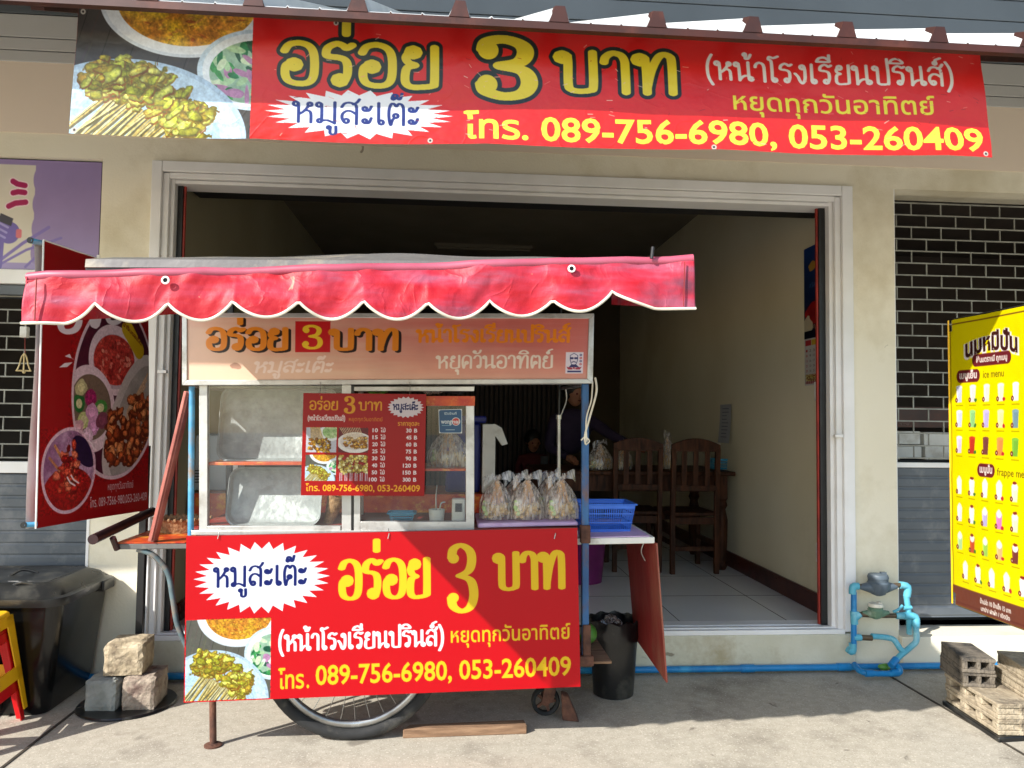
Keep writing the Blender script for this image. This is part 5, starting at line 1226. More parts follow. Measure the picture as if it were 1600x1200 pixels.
# black bin under the right shelf
p = G(955, 1078); p.y = -.3; p.z = 0; t = thing('waste_bin', tuple(p), 'round black waste bin with liner under the right shelf', 'bin')
MB().lathe([(.09, 0), (.094, .004), (.118, .33), (.118, .345), (.111, .345), (.088, .01)], p, 40).build('body', 'black', t, smooth=True)
m = MB(); n = 48; vs = []
for j_, (r_, h_) in enumerate(((.105, .30), (.114, .352), (.1225, .348), (.124, .31), (.122, .27))):
    for k in range(n): a = 2*math.pi*k/n; q = 1+.018*math.sin(k*1.9+j_)+(.02*math.sin(k*.7) if j_ > 2 else 0); vs.append(p+Vector((r_*q*math.cos(a), r_*q*math.sin(a), h_+.006*math.sin(k*1.3+j_)+(.012*math.sin(k*.5) if j_ == 4 else 0))))
m.add(vs, [(i*n+k, i*n+(k+1) % n, (i+1)*n+(k+1) % n, (i+1)*n+k) for i in range(4) for k in range(n)]); m.build('bin_liner', 'black', t, smooth=True)
tag(MB().blob(p+Vector((-.02, -.03, .33)), .05, 12, .3, (1.1, 1, .7), random.Random(5)).build('crumpled_bag', 'bag', None), 'crumpled clear plastic bag lying in the black bin', 'plastic bag')
m = MB(); q = P(917, 990, -.56); MB().box((q.x-.35, -.80, q.z-.056), (q.x+.06, -.34, q.z-.046)).build('lower_shelf', 'plank', K, bevel=.002); m.blob(q, .045, 16, 0, (1, 1, 1)); tag(m.build('green_melon', 'green', None, smooth=True), 'round green melon on the low cart shelf behind the blue post foot', 'melon')

# big wheelie bin on the left
bxr, byf = -1.70, -.46; W_, D_, Hh = .56, .44, .47
t = thing('wheelie_bin', (bxr-W_/2, byf+D_/2, 0), 'large black lidded rubbish bin left of the stone blocks', 'rubbish bin')
def rr3(cx, cy, w, d, r, z): return [Vector((x, y, z)) for x, y in rrect(cx, cy, w, d, r, 5)]
cx, cy = bxr-W_/2, byf+D_/2
def loft(levels, m, cap=True):
    k = len(levels[0]); vs = [p_ for l_ in levels for p_ in l_]; fs = [(i*k+j_, i*k+(j_+1) % k, (i+1)*k+(j_+1) % k, (i+1)*k+j_) for i in range(len(levels)-1) for j_ in range(k)]
    if cap: fs += [tuple(range(k-1, -1, -1)), tuple((len(levels)-1)*k+j_ for j_ in range(k))]
    m.add(vs, fs); return m
loft([rr3(cx, cy, W_-.02, D_-.02, .05, 0), rr3(cx, cy, W_, D_, .05, .02), rr3(cx, cy, W_+.10, D_+.06, .06, Hh-.04), rr3(cx, cy, W_+.11, D_+.07, .06, Hh)], MB()).build('body', 'binblack', t, smooth=True)
loft([rr3(cx, cy, W_+.14, D_+.10, .08, Hh-.005), rr3(cx, cy, W_+.15, D_+.11, .085, Hh+.012), rr3(cx, cy, W_+.15, D_+.11, .085, Hh+.03), rr3(cx, cy, W_+.10, D_+.08, .08, Hh+.035), rr3(cx, cy, W_+.07, D_+.05, .08, Hh+.06), rr3(cx, cy, W_-.03, D_-.06, .06, Hh+.085), rr3(cx, cy, W_-.05, D_-.08, .05, Hh+.08)], MB()).build('lid', 'lidblack', t, smooth=True)
m = MB(); m.box((cx+.06, cy-.14, Hh+.074), (cx+.24, cy+.12, Hh+.082)); m.tube(spline([(cx+.1, cy-D_/2+.03, Hh+.062), (cx+.16, cy-D_/2+.01, Hh+.09), (cx+.24, cy-D_/2+.03, Hh+.062)]), .008, 8); m.tube(spline([(cx+.0, cy-.02, Hh+.075), (cx+.04, cy+.02, Hh+.10), (cx+.10, cy+.04, Hh+.08)]), .007, 8); m.box((cx+W_/2+.02, cy+.1, Hh-.02), (cx+W_/2+.085, cy+.22, Hh+.03)); m.build('lid_handle', 'lidblack', t, bevel=.006)
m = MB()
for s_ in (-1, 1): m.box((cx+s_*.1-.004, byf-.030, .03), (cx+s_*.1+.004, byf-.005, Hh-.1))
m.build('body_rib', 'black', t)

# plastic stools stacked at the left edge
def stool(mt, label, h_=.46):
    t = thing('plastic_stool', (0, 0, 0), label, 'stool', 'stacked plastic stools'); m = MB(); w_ = .15
    def pt(sx, sy, f): e = w_+.05*f; return Vector((sx*e, sy*e, h_*(1-f)))
    loft([rr3(0, 0, 2*w_, 2*w_, .03, h_-.03), rr3(0, 0, 2*w_, 2*w_, .03, h_-.006), rr3(0, 0, 2*w_-.014, 2*w_-.014, .03, h_)], m); m.build('seat', mt, t, bevel=.003)
    for sx in (-1, 1):
        for sy in (-1, 1):
            m = MB(); a, b = pt(sx, sy, .04), pt(sx, sy, 1.); wt, wb_ = .06, .032
            for (ux, uy) in ((1, 0), (0, 1)):
                d1 = Vector((-sx*ux, -sy*uy, 0)); nrm = Vector((-sx*uy, -sy*ux, 0))
                m.prism([a, a+d1*wt, b+d1*wb_, b], nrm*.006)
            m.build('leg', mt, t, bevel=.002)
    m = MB()
    for sx, sy, ux, uy in ((0, -1, 1, 0), (0, 1, 1, 0), (-1, 0, 0, 1), (1, 0, 0, 1)):
        for f0, f1 in ((.04, .14), (.55, .68)):
            e0, e1 = w_+.05*f0, w_+.05*f1
            m.prism([Vector((sx*e0-ux*e0*.98, sy*e0-uy*e0*.98, h_*(1-f0))), Vector((sx*e0+ux*e0*.98, sy*e0+uy*e0*.98, h_*(1-f0))), Vector((sx*e1+ux*e1*.98, sy*e1+uy*e1*.98, h_*(1-f1))), Vector((sx*e1-ux*e1*.98, sy*e1-uy*e1*.98, h_*(1-f1)))], (-sx*.006, -sy*.006, 0))
    m.build('apron', mt, t, bevel=.002); return t
p = G(40, 1126); sx_ = p.x-.195
o = stool('red', 'red plastic stool nested under the yellow one at the left edge', .40); place(o, (sx_, -.42-.28, 0), R(6))
o = stool('yellow', 'yellow plastic stool stacked over the red one at the left edge', .44); place(o, (sx_-.005, -.42-.285, .045), R(6), (1.06, 1.06, .95))

# stone blocks on a black disc
dc = G(196, 1103); m = MB(); m.lathe([(.20, 0), (.205, .006), (.2, .012)], (dc.x, dc.y+.02, 0), 48, capt=True); tag(m.build('rubber_disc', 'black', None, smooth=False), 'flat round black rubber disc under the stone blocks', 'disc')
def stone(x0, x1, y0, y1, z0, z1, mt, label, seed, rz=0.):
    rd = random.Random(seed); m = MB(); N = 7; vs = {}; V = []; Fs = []
    def vid(i, j_, k):
        if (i, j_, k) not in vs:
            e = sum((q in (0, N)) for q in (i, j_, k)); ch_ = .012 if e >= 2 else 0
            u_ = [i/N-.5, j_/N-.5, k/N-.5]; jt = .0022
            q = [x0+(x1-x0)*(u_[0]+.5), y0+(y1-y0)*(u_[1]+.5), z0+(z1-z0)*(u_[2]+.5)]
            for a_ in range(3): q[a_] += rd.uniform(-jt, jt)-(ch_*u_[a_]*(.6+rd.random()) if abs(u_[a_]) == .5 else 0)
            if k == 0: q[2] = z0
            vs[(i, j_, k)] = len(V); V.append(tuple(q))
        return vs[(i, j_, k)]
    for a_ in range(N):
        for b_ in range(N):
            for s_ in (0, N):
                for f_ in (lambda i, j_: (i, j_, s_), lambda i, j_: (i, s_, j_), lambda i, j_: (s_, i, j_)): Fs.append(tuple(vid(*f_(*q)) for q in ((a_, b_), (a_+1, b_), (a_+1, b_+1), (a_, b_+1))))
    m.add(V, Fs); o = m.build('stone_block', mt, None)
    me = o.data; bm = __import__('bmesh').new(); bm.from_mesh(me); __import__('bmesh').ops.recalc_face_normals(bm, faces=bm.faces)
    if rz: __import__('bmesh').ops.rotate(bm, verts=bm.verts, cent=((x0+x1)/2, (y0+y1)/2, 0), matrix=Matrix.Rotation(rz, 3, 'Z'))
    bm.to_mesh(me); bm.free()
    tag(o, label, 'stone block', 'stone blocks on the black disc'); return o
q0, q1, q2 = G(130, 1112, .012), G(184, 1111, .012), G(240, 1109, .012); zt3 = .145
stone(q0.x, q1.x-.003, q0.y, q0.y+.2, .012, zt3, 'stone2', 'smooth grey stone block on the disc beside the bin', 1, R(-2))
stone(q1.x+.002, q2.x, q0.y+.005, q0.y+.2, .012, zt3+.004, 'stone3', 'pitted pinkish stone block on the disc, right half', 2, R(3))
u0, u1 = P(158, 1058, q0.y+.03), P(221, 1058, q0.y+.03)
stone(u0.x, u1.x, q0.y+.02, q0.y+.2, zt3+.009, zt3+.009+.135, 'stone1', 'rough sandy stone block resting on top of the other two', 3, R(5))
m = MB(); a = P(225, 797, -.19); m.box((a.x-.016, -.205, 0), (a.x+.016, -.175, a.z+.3)); tag(m.build('black_post', 'blackmetal', None, bevel=.002), 'slim black square post standing behind the stone blocks and the side banner', 'post')
# charm and bracket left
p = P(38, 520, -.03); t = thing('bell_charm', tuple(p), 'small pale bell charm hanging in front of the left shutter', 'ornament')
MB().box(tuple(P(30, 527, -.03)), tuple(P(47, 511, .0))).build('holder', 'white', t, bevel=.003); MB().tube([P(39, 527, -.03), P(39, 552, -.03)], .0012, 5).build('string', 'redline', t)
m = MB(); q = P(38, 552, -.03)
for s_ in (-1, 0, 1): m.tube(spline([q, q+Vector((s_*.012, 0, -.02)), q+Vector((s_*.02, 0, -.055)), q+Vector((s_*.032, 0, -.085))]), .0035, 6)
m.tube([q+Vector((-.036, 0, -.085)), q+Vector((.036, 0, -.085))], .004, 6); m.blob(q+Vector((.004, -.004, -.092)), .008, 8, 0); m.build('bell', 'bell', t, smooth=True)
# ------------------------------------------------------------------ water meters and pipes
t = thing('water_supply', tuple(P(1370, 1000, -.08)), 'blue pipe rig with two water meters mounted on the right pillar', 'water meter')
YM = -.09
def pipe(pts, r=.0145, mt='pvc2', name='pipe', n=14, par=None): return MB().tube(spline([P(x, y, Y_) for x, y, Y_ in pts], 4) if len(pts) > 2 else [P(x, y, Y_) for x, y, Y_ in pts], r, n).build(name, mt, par or t, smooth=True)
def elbow(pts, r=.0185, mt='pvc2'): return pipe(pts, r, mt, 'elbow')
pipe([(1334, 925, YM), (1334, 1015, YM)], mt='pvc'); elbow([(1341, 916, YM), (1333, 917, YM), (1332, 928, YM)]); elbow([(1332, 1005, YM), (1332, 1018, YM), (1325, 1014, YM)])
elbow([(1334, 955, YM), (1335, 975, YM)]); elbow([(1336, 965, YM), (1343, 959, YM)]); pipe([(1333, 996, YM), (1345, 996, YM)], .017)
pipe([(1340, 916, YM), (1352, 916, YM)], .012, 'brass', 'union'); pipe([(1393, 915, YM), (1408, 914, YM)], .012, 'brass', 'union')
elbow([(1406, 914, YM), (1418, 917, YM), (1417, 932, YM)]); pipe([(1416, 930, YM), (1420, 962, YM), (1421, 990, YM+.02)], mt='pvc2')
pipe([(1343, 960, YM), (1362, 961, YM)], .013, 'brass', 'union'); pipe([(1374, 962, YM), (1400, 962, YM)], .012, 'brass', 'union'); pipe([(1400, 962, YM), (1415, 962, YM-.01)], .017)
elbow([(1412, 962, YM-.01), (1430, 964, YM-.01), (1431, 980, YM-.02)]); pipe([(1431, 978, YM-.02), (1432, 1000, YM-.03), (1424, 1010, YM-.04), (1405, 1026, YM-.06), (1398, 1036, YM-.08)])
pipe([(1345, 996, YM), (1362, 997, YM)], .014, 'brass', 'valve'); pipe([(1362, 994, YM), (1385, 996, YM), (1397, 1000, YM-.02), (1406, 1013, YM-.045), (1412, 1018, YM-.05)])
pipe([(1400, 1030, YM-.08), (1392, 1040, YM-.1)], .0175, 'pvc'); 
pipe([(1410, 946, YM-.01), (1404, 952, YM-.015), (1396, 956, YM-.02)], .007, 'pvc2', 'valve_lever'); pipe([(1412, 950, YM-.01), (1424, 949, YM-.01)], .01, 'pvc2', 'valve_lever')
# loop on the ground
pipe([(1335, 1038, -.1), (1343, 1048, -.16), (1360, 1052, -.2), (1400, 1052, -.2), (1406, 1046, -.2), (1396, 1036, -.16)], mt='pvc')
for a, b in (((1352, 1052, -.2), (1364, 1052, -.2)), ((1392, 1052, -.2), (1404, 1051, -.2))): pipe([a, b], .0175, 'pvc')
def meter(px_, py, s_, mt, lidm, nm):
    p = P(px_, py, YM); o = MB(); o.lathe([(.012*s_, -.055*s_), (.035*s_, -.045*s_), (.052*s_, -.015*s_), (.054*s_, .012*s_), (.048*s_, .02*s_), (.05*s_, .032*s_)], p, 24, capt=True)
    o.tube([p+Vector((-.10*s_, 0, -.008)), p+Vector((-.04*s_, 0, -.012)), p+Vector((.04*s_, 0, -.012)), p+Vector((.10*s_, 0, -.008))], [.012*s_, .03*s_, .03*s_, .012*s_], 12); q = o.build(nm, mt, t, smooth=True)
    m = MB(); m.lathe([(.05*s_, .0), (.052*s_, .008*s_), (.046*s_, .022*s_), (.0, .028*s_)], p+Vector((0, 0, .033*s_)), 20); m.box(tuple(p+Vector((.015*s_, -.012, .05*s_))), tuple(p+Vector((.04*s_, .012, .066*s_)))); m.build('meter_lid', lidm, q, smooth=True)
meter(1372, 914, 1.0, 'meter', 'meter', 'water_meter'); meter(1368, 955, .72, 'meterg', 'cream', 'water_meter')
MB().blob(P(1382, 1042, -.13), .028, 12, .1, (1.2, .8, .6)).build('valve', 'green', t, smooth=True)
# long pipe along the wall foot
lp_ = MB(); yP = -.055
lp_.tube([(-4, yP, .028), (6, yP, .028)], .0165, 14); t2_ = thing('wall_pipe', (1, yP, 0), 'long blue water pipe lying along the foot of the wall', 'pipe')
lp_.build('pipe', 'pvc', t2_, smooth=True)
m = MB()
for px_ in (1168, 1318, 700): p = P(px_, 1043, yP); m.tube([(p.x-.035, yP, .028), (p.x+.035, yP, .028)], .02, 14)
m.build('coupling', 'pvc', t2_, smooth=True)

# ------------------------------------------------------------------ hollow concrete blocks on a black slab, right
m = MB(); m.prism([(2.225, -.93, 0), (2.70, -.89, 0), (2.735, -.50, 0), (2.262, -.515, 0)], (0, 0, .0215)); tag(m.build('black_slab', 'black', None, bevel=.004), 'thin black plastic slab lying under the hollow blocks', 'slab')
def hollow(mt, label, seed):
    """0.39 x 0.19 x 0.062 block lying flat, three holes through its short side"""
    rd = random.Random(seed); L_, Dp, Hb = .39, .19, .062; m = MB(); t_ = .017; n = 3; wb_ = .045; wv_ = (L_-wb_*(n+1))/n
    m.box((0, 0, 0), (L_, Dp, t_)); m.box((0, 0, Hb-t_), (L_, Dp, Hb))
    for i in range(n+1): x = i*(wv_+wb_); m.box((x+(.007 if i == 0 else 0), .0005, t_), (x+wb_-(.007 if i == n else 0), Dp-.0005, Hb-t_))
    m.box((0.001, Dp/2-.006, t_), (L_-.001, Dp/2+.006, Hb-t_))
    m.v = [(x+rd.uniform(-.0015, .0015), y+rd.uniform(-.0015, .0015), z) for x, y, z in m.v]
    o = m.build('hollow_block', mt, None, bevel=.003); tag(o, label, 'concrete block', 'hollow concrete blocks'); return o
h0 = hollow('block', 'pale hollow block, bottom layer, nearest the camera', 3)
def hb(x, y, z, rz, label, mt='block', first=False):
    o = h0 if first else h0.copy()
    if not first: col.objects.link(o)
    if mt == 'dark': o.data = hd.data
    if mt == 'pale': o.data = hl.data
    o.location = (x, y, z); o.rotation_euler = (0, 0, R(rz)); o['label'] = label
def hollow2(mt, label, seed):
    """the same block with two long holes through its ends, ragged edges"""
    rd = random.Random(seed); L_, Dp, Hb = .39, .19, .062; m = MB(); t_ = .015; n = 12
    def slab(z0, z1, y0, y1):
        for i in range(n):
            a, b = L_*i/n, L_*(i+1)/n; m.box((a, y0+rd.uniform(0, .004), z0), (b, y1-rd.uniform(0, .004), z1))
    m.box((0, 0, 0), (L_, Dp, t_)); m.box((0, 0, Hb-t_), (L_, Dp, Hb))
    for y0, y1 in ((.004, .034), (.084, .106), (.156, .186)): m.box((.001, y0, t_), (L_-.001, y1, Hb-t_))
    m.v = [(x+rd.uniform(-.003, .003), y+rd.uniform(-.003, .003), z) for x, y, z in m.v]
    o = m.build('hollow_block', mt, None, bevel=.004); tag(o, label, 'concrete block', 'hollow concrete blocks'); return o
hd = hollow2('blockdark', 'blackened hollow block, upper pair at the back, lower one', 5)
hl = hollow2('block', 'broken edged pale block on top at the front, lower of two', 8)
# bottom layers: long side (with holes) faces left
fx, fy = 2.43, -.925
hb(fx, fy, .022, 85, 'pale hollow block in the lowest layer, front left corner of the stack', first=True)
hb(fx+.003, fy+.004, .0842, 85.6, 'pale hollow block in the second layer, front left corner of the stack')
hb(fx+.196, fy+.012, .022, 85, 'pale hollow block in the lowest layer, right of the corner block')
hb(fx+.199, fy+.008, .0842, 84.4, 'pale hollow block in the second layer, right of the corner block')
zt_b = .1464
hd.location = (2.366, -.732, zt_b); hd.rotation_euler = (0, 0, R(77)); hd.scale = (.66, .70, 1)
hb(2.36, -.738, zt_b+.0622, 75, 'blackened hollow block topping the pair at the back of the stack', 'dark'); bpy.context.scene.collection.objects[-1].scale = (.66, .70, 1)
hl.location = (2.575, -.918, zt_b); hl.rotation_euler = (0, 0, R(79)); hl.scale = (.72, 1, 1)
hb(2.585, -.922, zt_b+.0622, 77, 'broken edged pale block on top at the front, upper of two', 'pale'); bpy.context.scene.collection.objects[-1].scale = (.72, 1, 1)

# ------------------------------------------------------------------ yellow drinks menu banner on its stand
XY = 2.1
c = Canvas(300, 500, 1.0, (240, 222, 0))
W_, H_ = 300., 500.; YB0 = PX(1485, 700, XY).y
dy0, dy1 = 3.2, 2.84
# photo column px -> canvas u (banner runs along depth from Y=-.73 to Y=-1.37)
def YX(px_): p = ray(px_, 750); r = XY/p[0]; return (YB0-(CC[1]+p[1]*r))/.54*W_
ytl, ybl = PX(1487, 500, XY), PX(1481, 940, XY)
def YV(px_, py): q = PX(px_, py, XY); return (ytl.z-q.z)/(ytl.z-ybl.z)*H_
def yu(px_, py): return YX(px_), YV(px_, py)
br_ = (96, 44, 34)
c.rect(0, 0, 300, 500, (240, 222, 0)); c.rect(0, 466, 300, 500, (112, 60, 44)); c.stroke([(5, 8), (5, 494), (295, 494), (295, 8)], 2, br_, closed=True)
arc_ = lambda X__: 10*((X__-132)/84.)**2
text(c, 'นมหมีปั่น', 48, 218, 62, 31, (236, 230, 226), bold=.1, curve=arc_); text(c, 'นมหมีปั่น', 53, 213, 61, 29, (64, 26, 22), bold=.04, curve=arc_)
c.rect(74, 66, 194, 87, (110, 34, 40), 10); text(c, 'ใช้นมตราหมี ทุกเมนู', 86, 182, 80, 9, (240, 230, 220), bold=.03)
c.rect(24, 91, 98, 113, (110, 34, 40), 11); text(c, 'เมนูเย็น', 34, 88, 106, 12, (240, 230, 220), bold=.03); text(c, 'ice menu', 108, 172, 107, 12, (70, 40, 20))
c.rect(94, 250, 150, 272, (110, 34, 40), 11); text(c, 'เมนูปั่น', 102, 142, 265, 12, (240, 230, 220), bold=.03); text(c, 'frappe menu', 157, 252, 267, 12, (70, 40, 20))
cups = [(206, 210, 226), (226, 222, 214), (240, 224, 210), (232, 226, 200), (238, 238, 232), (206, 210, 226), (150, 206, 130), (190, 176, 220), (226, 222, 160), (120, 150, 160), (222, 206, 226), (190, 56, 36), (120, 66, 60), (226, 140, 70), (120, 176, 60)]
rd = random.Random(4)
def cup(x, y, w_, h_, cc, dome, k):
    c.poly([(x-w_/2, y-h_), (x+w_/2, y-h_), (x+w_*.38, y), (x-w_*.38, y)], cc); c.poly([(x-w_*.46, y-h_), (x-w_*.2, y-h_), (x-w_*.2, y), (x-w_*.36, y)], tuple(min(255, v_*1.12) for v_ in cc))
    c.ell(x, y-h_, w_/2, w_*.14, tuple(min(255, v_*1.1) for v_ in cc))
    if dome: c.ell(x, y-h_, w_*.42, w_*.35, (240, 236, 228)); c.ell(x, y-h_-w_*.25, w_*.2, w_*.18, (236, 230, 222)); 
    if dome and k % 3 == 1: c.ell(x, y-h_-w_*.3, w_*.34, w_*.14, (140, 40, 36), nz=.4, seed=k)
    if k % 2: c.ell(x+w_*.5, y-3, 4, 3, [(190, 40, 50), (70, 120, 50), (90, 40, 40)][k % 3], nz=.4, seed=k)
    c.ell(x-w_*.5, y-4, 4.2, 4.2, (110, 24, 30)); c.ell(x-w_*.5, y-4, 1.6, 1.6, (226, 190, 150)); c.rect(x-w_*.6, y+5, x+w_*.6, y+6, (120, 106, 10))
k = 0
for r_, y in enumerate((147, 190, 235)):
    for i in range(6): cup(32+i*44, y, 19, 27, cups[(5*r_+i) % 15], False, k); k += 1
fc = [[(238, 236, 232), (236, 228, 222), (238, 236, 230), (236, 234, 228), (230, 226, 190), (240, 238, 230)], [(226, 226, 232), (238, 236, 232), (186, 176, 214), (224, 130, 190), (236, 230, 190), (238, 238, 230)], [(180, 214, 150), (200, 84, 50), (160, 204, 90), (230, 180, 120), (120, 60, 52), (230, 230, 220)], [(236, 236, 232), (238, 234, 230), (240, 238, 236), (236, 234, 214), (240, 238, 230), (236, 232, 226)]]
for r_, y in enumerate((306, 353, 402, 450)):
    for i in range(6): cup(32+i*44+(18 if r_ == 3 else 0), y, 18, 24, fc[r_][i], True, k); k += 1
text(c, 'น้ำเปล่า 10 น้ำแข็ง 15 บาท', 96, 190, 482, 7.5, (240, 230, 220), bold=.03); text(c, 'นาปา/ ฝาผ่า / เปิดปิด', 98, 186, 494, 7, (240, 230, 220), bold=.03)
yb_ = thing('menu_banner', (XY+.03, -1.05, 0), 'yellow drinks menu banner standing beside the hollow blocks', 'banner')
def yfn(u_, v_):
    Yv = YB0-.54*u_; z = ytl.z*(1-v_)+ybl.z*v_; e = np.minimum(np.minimum(u_, 1-u_)*8, 1); z = z+.0*e
    cz = .014*np.where(u_ < .05, (1-u_/.05)**2, 0)*np.where((v_ < .04) | (v_ > .96), 1, 0)
    return XY+.010*np.sin(u_*3.1)*np.sin(v_*5+1)+.004*(fbm(u_*6, v_*9, 3, 5)-.5)+cz, Yv, z+cz*np.where(v_ < .5, -1, 1)
c.sheet('printed_vinyl', print_mat('yellow_vinyl_print', .3, dirt=.05, bump=.1), yfn, yb_)
m = MB(); m.tube([(XY+.014, YB0-.02, ytl.z+.002), (XY+.014, YB0-.52, ytl.z+.002)], .006, 10); m.tube([(XY+.014, YB0-.02, ybl.z-.002), (XY+.014, YB0-.52, ybl.z-.002)], .006, 10)
m.tube([(XY+.03, -1.30, .02), (XY+.03, -1.30, ytl.z+.01)], .009, 10); m.box((XY+.1, -1.42, 0), (XY+.4, -1.2, .02)); m.bar((XY+.03, -1.30, .03), (XY+.14, -1.30, .03), .018); m.build('stand', 'blackmetal', yb_, smooth=False)
m = MB(); m.tube([(XY, YB0+.002, ytl.z), (XY, YB0+.002, ybl.z)], .0032, 8); m.build('hem', M['yellow'], yb_)

# ------------------------------------------------------------------ inside the shop
def chair():
    t = thing('dining_chair', (0, 0, 0), 'dark wooden slat back dining chair', 'chair', 'dining chairs at the inner table')
    W, Hs, Hb, D = .36, .42, .93, .38
    for x in (-1, 1):
        m = MB(); m.bar((x*(W/2-.018), 0, 0), (x*(W/2-.018), 0, Hs), .034); m.bar((x*(W/2-.018), 0, Hs), (x*(W/2-.018), -.03, Hb-.04), .034); m.build('rear_leg', 'wood', t, bevel=.004)
        m = MB(); m.bar((x*(W/2-.018), D, 0), (x*(W/2-.018), D, Hs-.02), .034); m.build('front_leg', 'wood', t, bevel=.004)
    MB().box((-W/2, -.0, Hs-.01), (W/2, D+.03, Hs+.015)).build('seat', 'wood', t, bevel=.006)
    m = MB(); m.box((-W/2+.034, -.03, Hs+.17), (W/2-.034, -.005, Hs+.21))
    top = [(-W/2, Hb-.06), (W/2, Hb-.06), (W/2, Hb-.01)]+[(W/2*(1-i/8.), Hb-.01+.045*math.sin(math.pi*i/16.)) for i in range(1, 9)]+[(-W/2*i/8., Hb-.01+.045*math.cos(math.pi*i/16.)) for i in range(1, 9)]
    m.prism([(x, -.04, z) for x, z in top], (0, .022, 0)); m.build('back_rail', 'wood', t, bevel=.003)
    for x in (-.085, 0, .085):
        m = MB(); m.bar((x, -.018, Hs+.2), (x, -.03, Hb-.05), .036, .012); m.build('back_slat', 'wood', t)
    m = MB(); m.box((-W/2+.03, .01, .16), (W/2-.03, .03, .19)); m.box((-W/2+.01, .02, .2), (-W/2+.03, D, .23)); m.box((W/2-.03, .02, .2), (W/2-.01, D, .23)); m.box((-W/2+.03, D-.01, .34), (W/2-.03, D+.01, .39)); m.box((-W/2+.03, 0, .35), (W/2-.03, .015, .40)); m.build('stretcher', 'wood', t)
    return t
c0_ = chair(); pc = G(1085, 897, ZS); place(c0_, (pc.x, pc.y, ZS), R(2)); c0_['label'] = 'dark wooden slat back chair at the table, nearest the right inner wall'
c1_ = copy_tree(c0_); pc = G(994, 893, ZS); place(c1_, (pc.x, pc.y-.02, ZS), R(-3)); c1_['label'] = 'dark wooden slat back chair at the table, nearest the cart'
ty0 = c0_.location.y+.12; zt4 = ZS+.72
t = thing('dining_table', (1.5, ty0+.35, ZS), 'heavy dark wooden table with turned legs against the inner right wall', 'table')
MB().box((.62, ty0-.02, zt4-.03), (2.085, ty0+.78, zt4)).build('tabletop', 'wood', t, bevel=.008)
m = MB(); m.box((.68, ty0+.04, zt4-.15), (2.03, ty0+.06, zt4-.031)); m.box((.68, ty0+.68, zt4-.15), (2.03, ty0+.7, zt4-.031)); m.build('apron', 'wood', t)
for x in (.70, 2.0):
    for y in (ty0+.05, ty0+.69):
        m = MB(); m.box((x-.035, y-.035, zt4-.2), (x+.035, y+.035, zt4-.032)); m.lathe([(.03, 0), (.042, .03), (.03, .06), (.042, .2), (.046, .36), (.03, .44), (.044, .47), (.034, .50), (.046, .52)], (x, y, ZS), 16); m.build('leg', 'wood', t, smooth=False)
bgp = [(935, 'clear satay bag on the inner table, nearest the blue post'), (968, 'clear satay bag on the inner table, behind the left chair')]
src = satay_bag('satay_bag', bgp[0][1], 'bags of satay on the inner table', .2, .2, 9); place(src, (P(937, 730, ty0+.15).x, ty0+.15, zt4+.001), .3)
o = copy_tree(src); o['label'] = bgp[1][1]; place(o, (P(972, 730, ty0+.2).x, ty0+.2, zt4+.001), 1.2)
o = copy_tree(src); o['label'] = 'tall clear plastic bag on the inner table between the two chairs'; place(o, (P(1043, 730, ty0+.25).x, ty0+.25, zt4+.001), 2.2, (.6, .6, 1.3))
o = basket('plastic_basket', .17, .2, .13, .16, .075, 'cyanbasket', 'light blue basket on the inner table by the right wall', 'basket', 18); place(o, (P(1128, 730, ty0+.3).x, ty0+.3, zt4+.001))
p = P(1123, 720, ty0+.42); t = thing('glass_jar', (p.x, ty0+.42, zt4), 'clear lidded jar standing behind the light blue basket', 'jar')
MB().lathe([(.06, 0), (.065, .01), (.065, .15), (.05, .17)], (p.x, ty0+.42, zt4+.001), 24).build('jar_body', 'glass', t, smooth=True); MB().lathe([(.054, 0), (.054, .025)], (p.x, ty0+.42, zt4+.171), 24, capt=True).build('lid', 'white', t, smooth=True)
# calendar on right wall
xw = 2.1
def wq(px_, py): return PX(px_, py, xw)
c = Canvas(60, 120, 3, (10, 30, 90)); u, v = c.uu/60, c.vv/120
c.a = np.array((14, 60, 130))/255.*(1-v[..., None])+np.array((8, 14, 44))/255.*v[..., None]
c.ell(20, 26, 8, 6, (196, 150, 60), nz=.4); text(c, 'สวัสดีปีใหม่', 12, 48, 54, 6, (90, 140, 200)); c.ell(22, 88, 18, 14, (190, 30, 30), nz=.3, c2=(140, 16, 20)); c.stroke([(28, 88), (42, 44)], 1.6, (196, 110, 90)); c.ell(8, 104, 12, 12, (214, 200, 170), nz=.4); c.rect(0, 110, 60, 120, (10, 16, 40)); text(c, 'เจริญรุ่งเรือง', 10, 52, 108, 6, (226, 200, 150))
cal = thing('wall_calendar', tuple(wq(1270, 480)), 'blue wall calendar with white date sheet on the inner right wall', 'calendar')
zt5, zb5, zc5 = wq(1258, 390).z, wq(1257, 531).z, wq(1258, 603).z; ya5 = wq(1258, 480).y; yb5 = wq(1285, 480).y-.12
c.sheet('poster', print_mat('poster_print', .35), quad((xw-.006, ya5, zt5), (xw-.006, yb5, zt5), (xw-.006, yb5, zb5), (xw-.006, ya5, zb5)), cal)
c = Canvas(60, 60, 3, (216, 212, 206)); 
for i, q in enumerate(((190, 40, 50), (220, 180, 40), (200, 60, 90), (60, 150, 90))): c.rect(2+14*i, 2, 15+14*i, 9, q)
for i in range(5):
    for j_ in range(7): text(c, str(i*7+j_+1), 3+8*j_, 7+8*j_, 17+6.5*i, 3, (90, 80, 80) if j_ else (200, 40, 40), S=2)
bunch(c, 2, 46, 28, 58, 4, 2)
c.sheet('date_sheet', print_mat('calendar_print', .5), quad((xw-.005, ya5, zb5), (xw-.005, yb5, zb5), (xw-.005, yb5, zc5), (xw-.005, ya5, zc5)), cal)
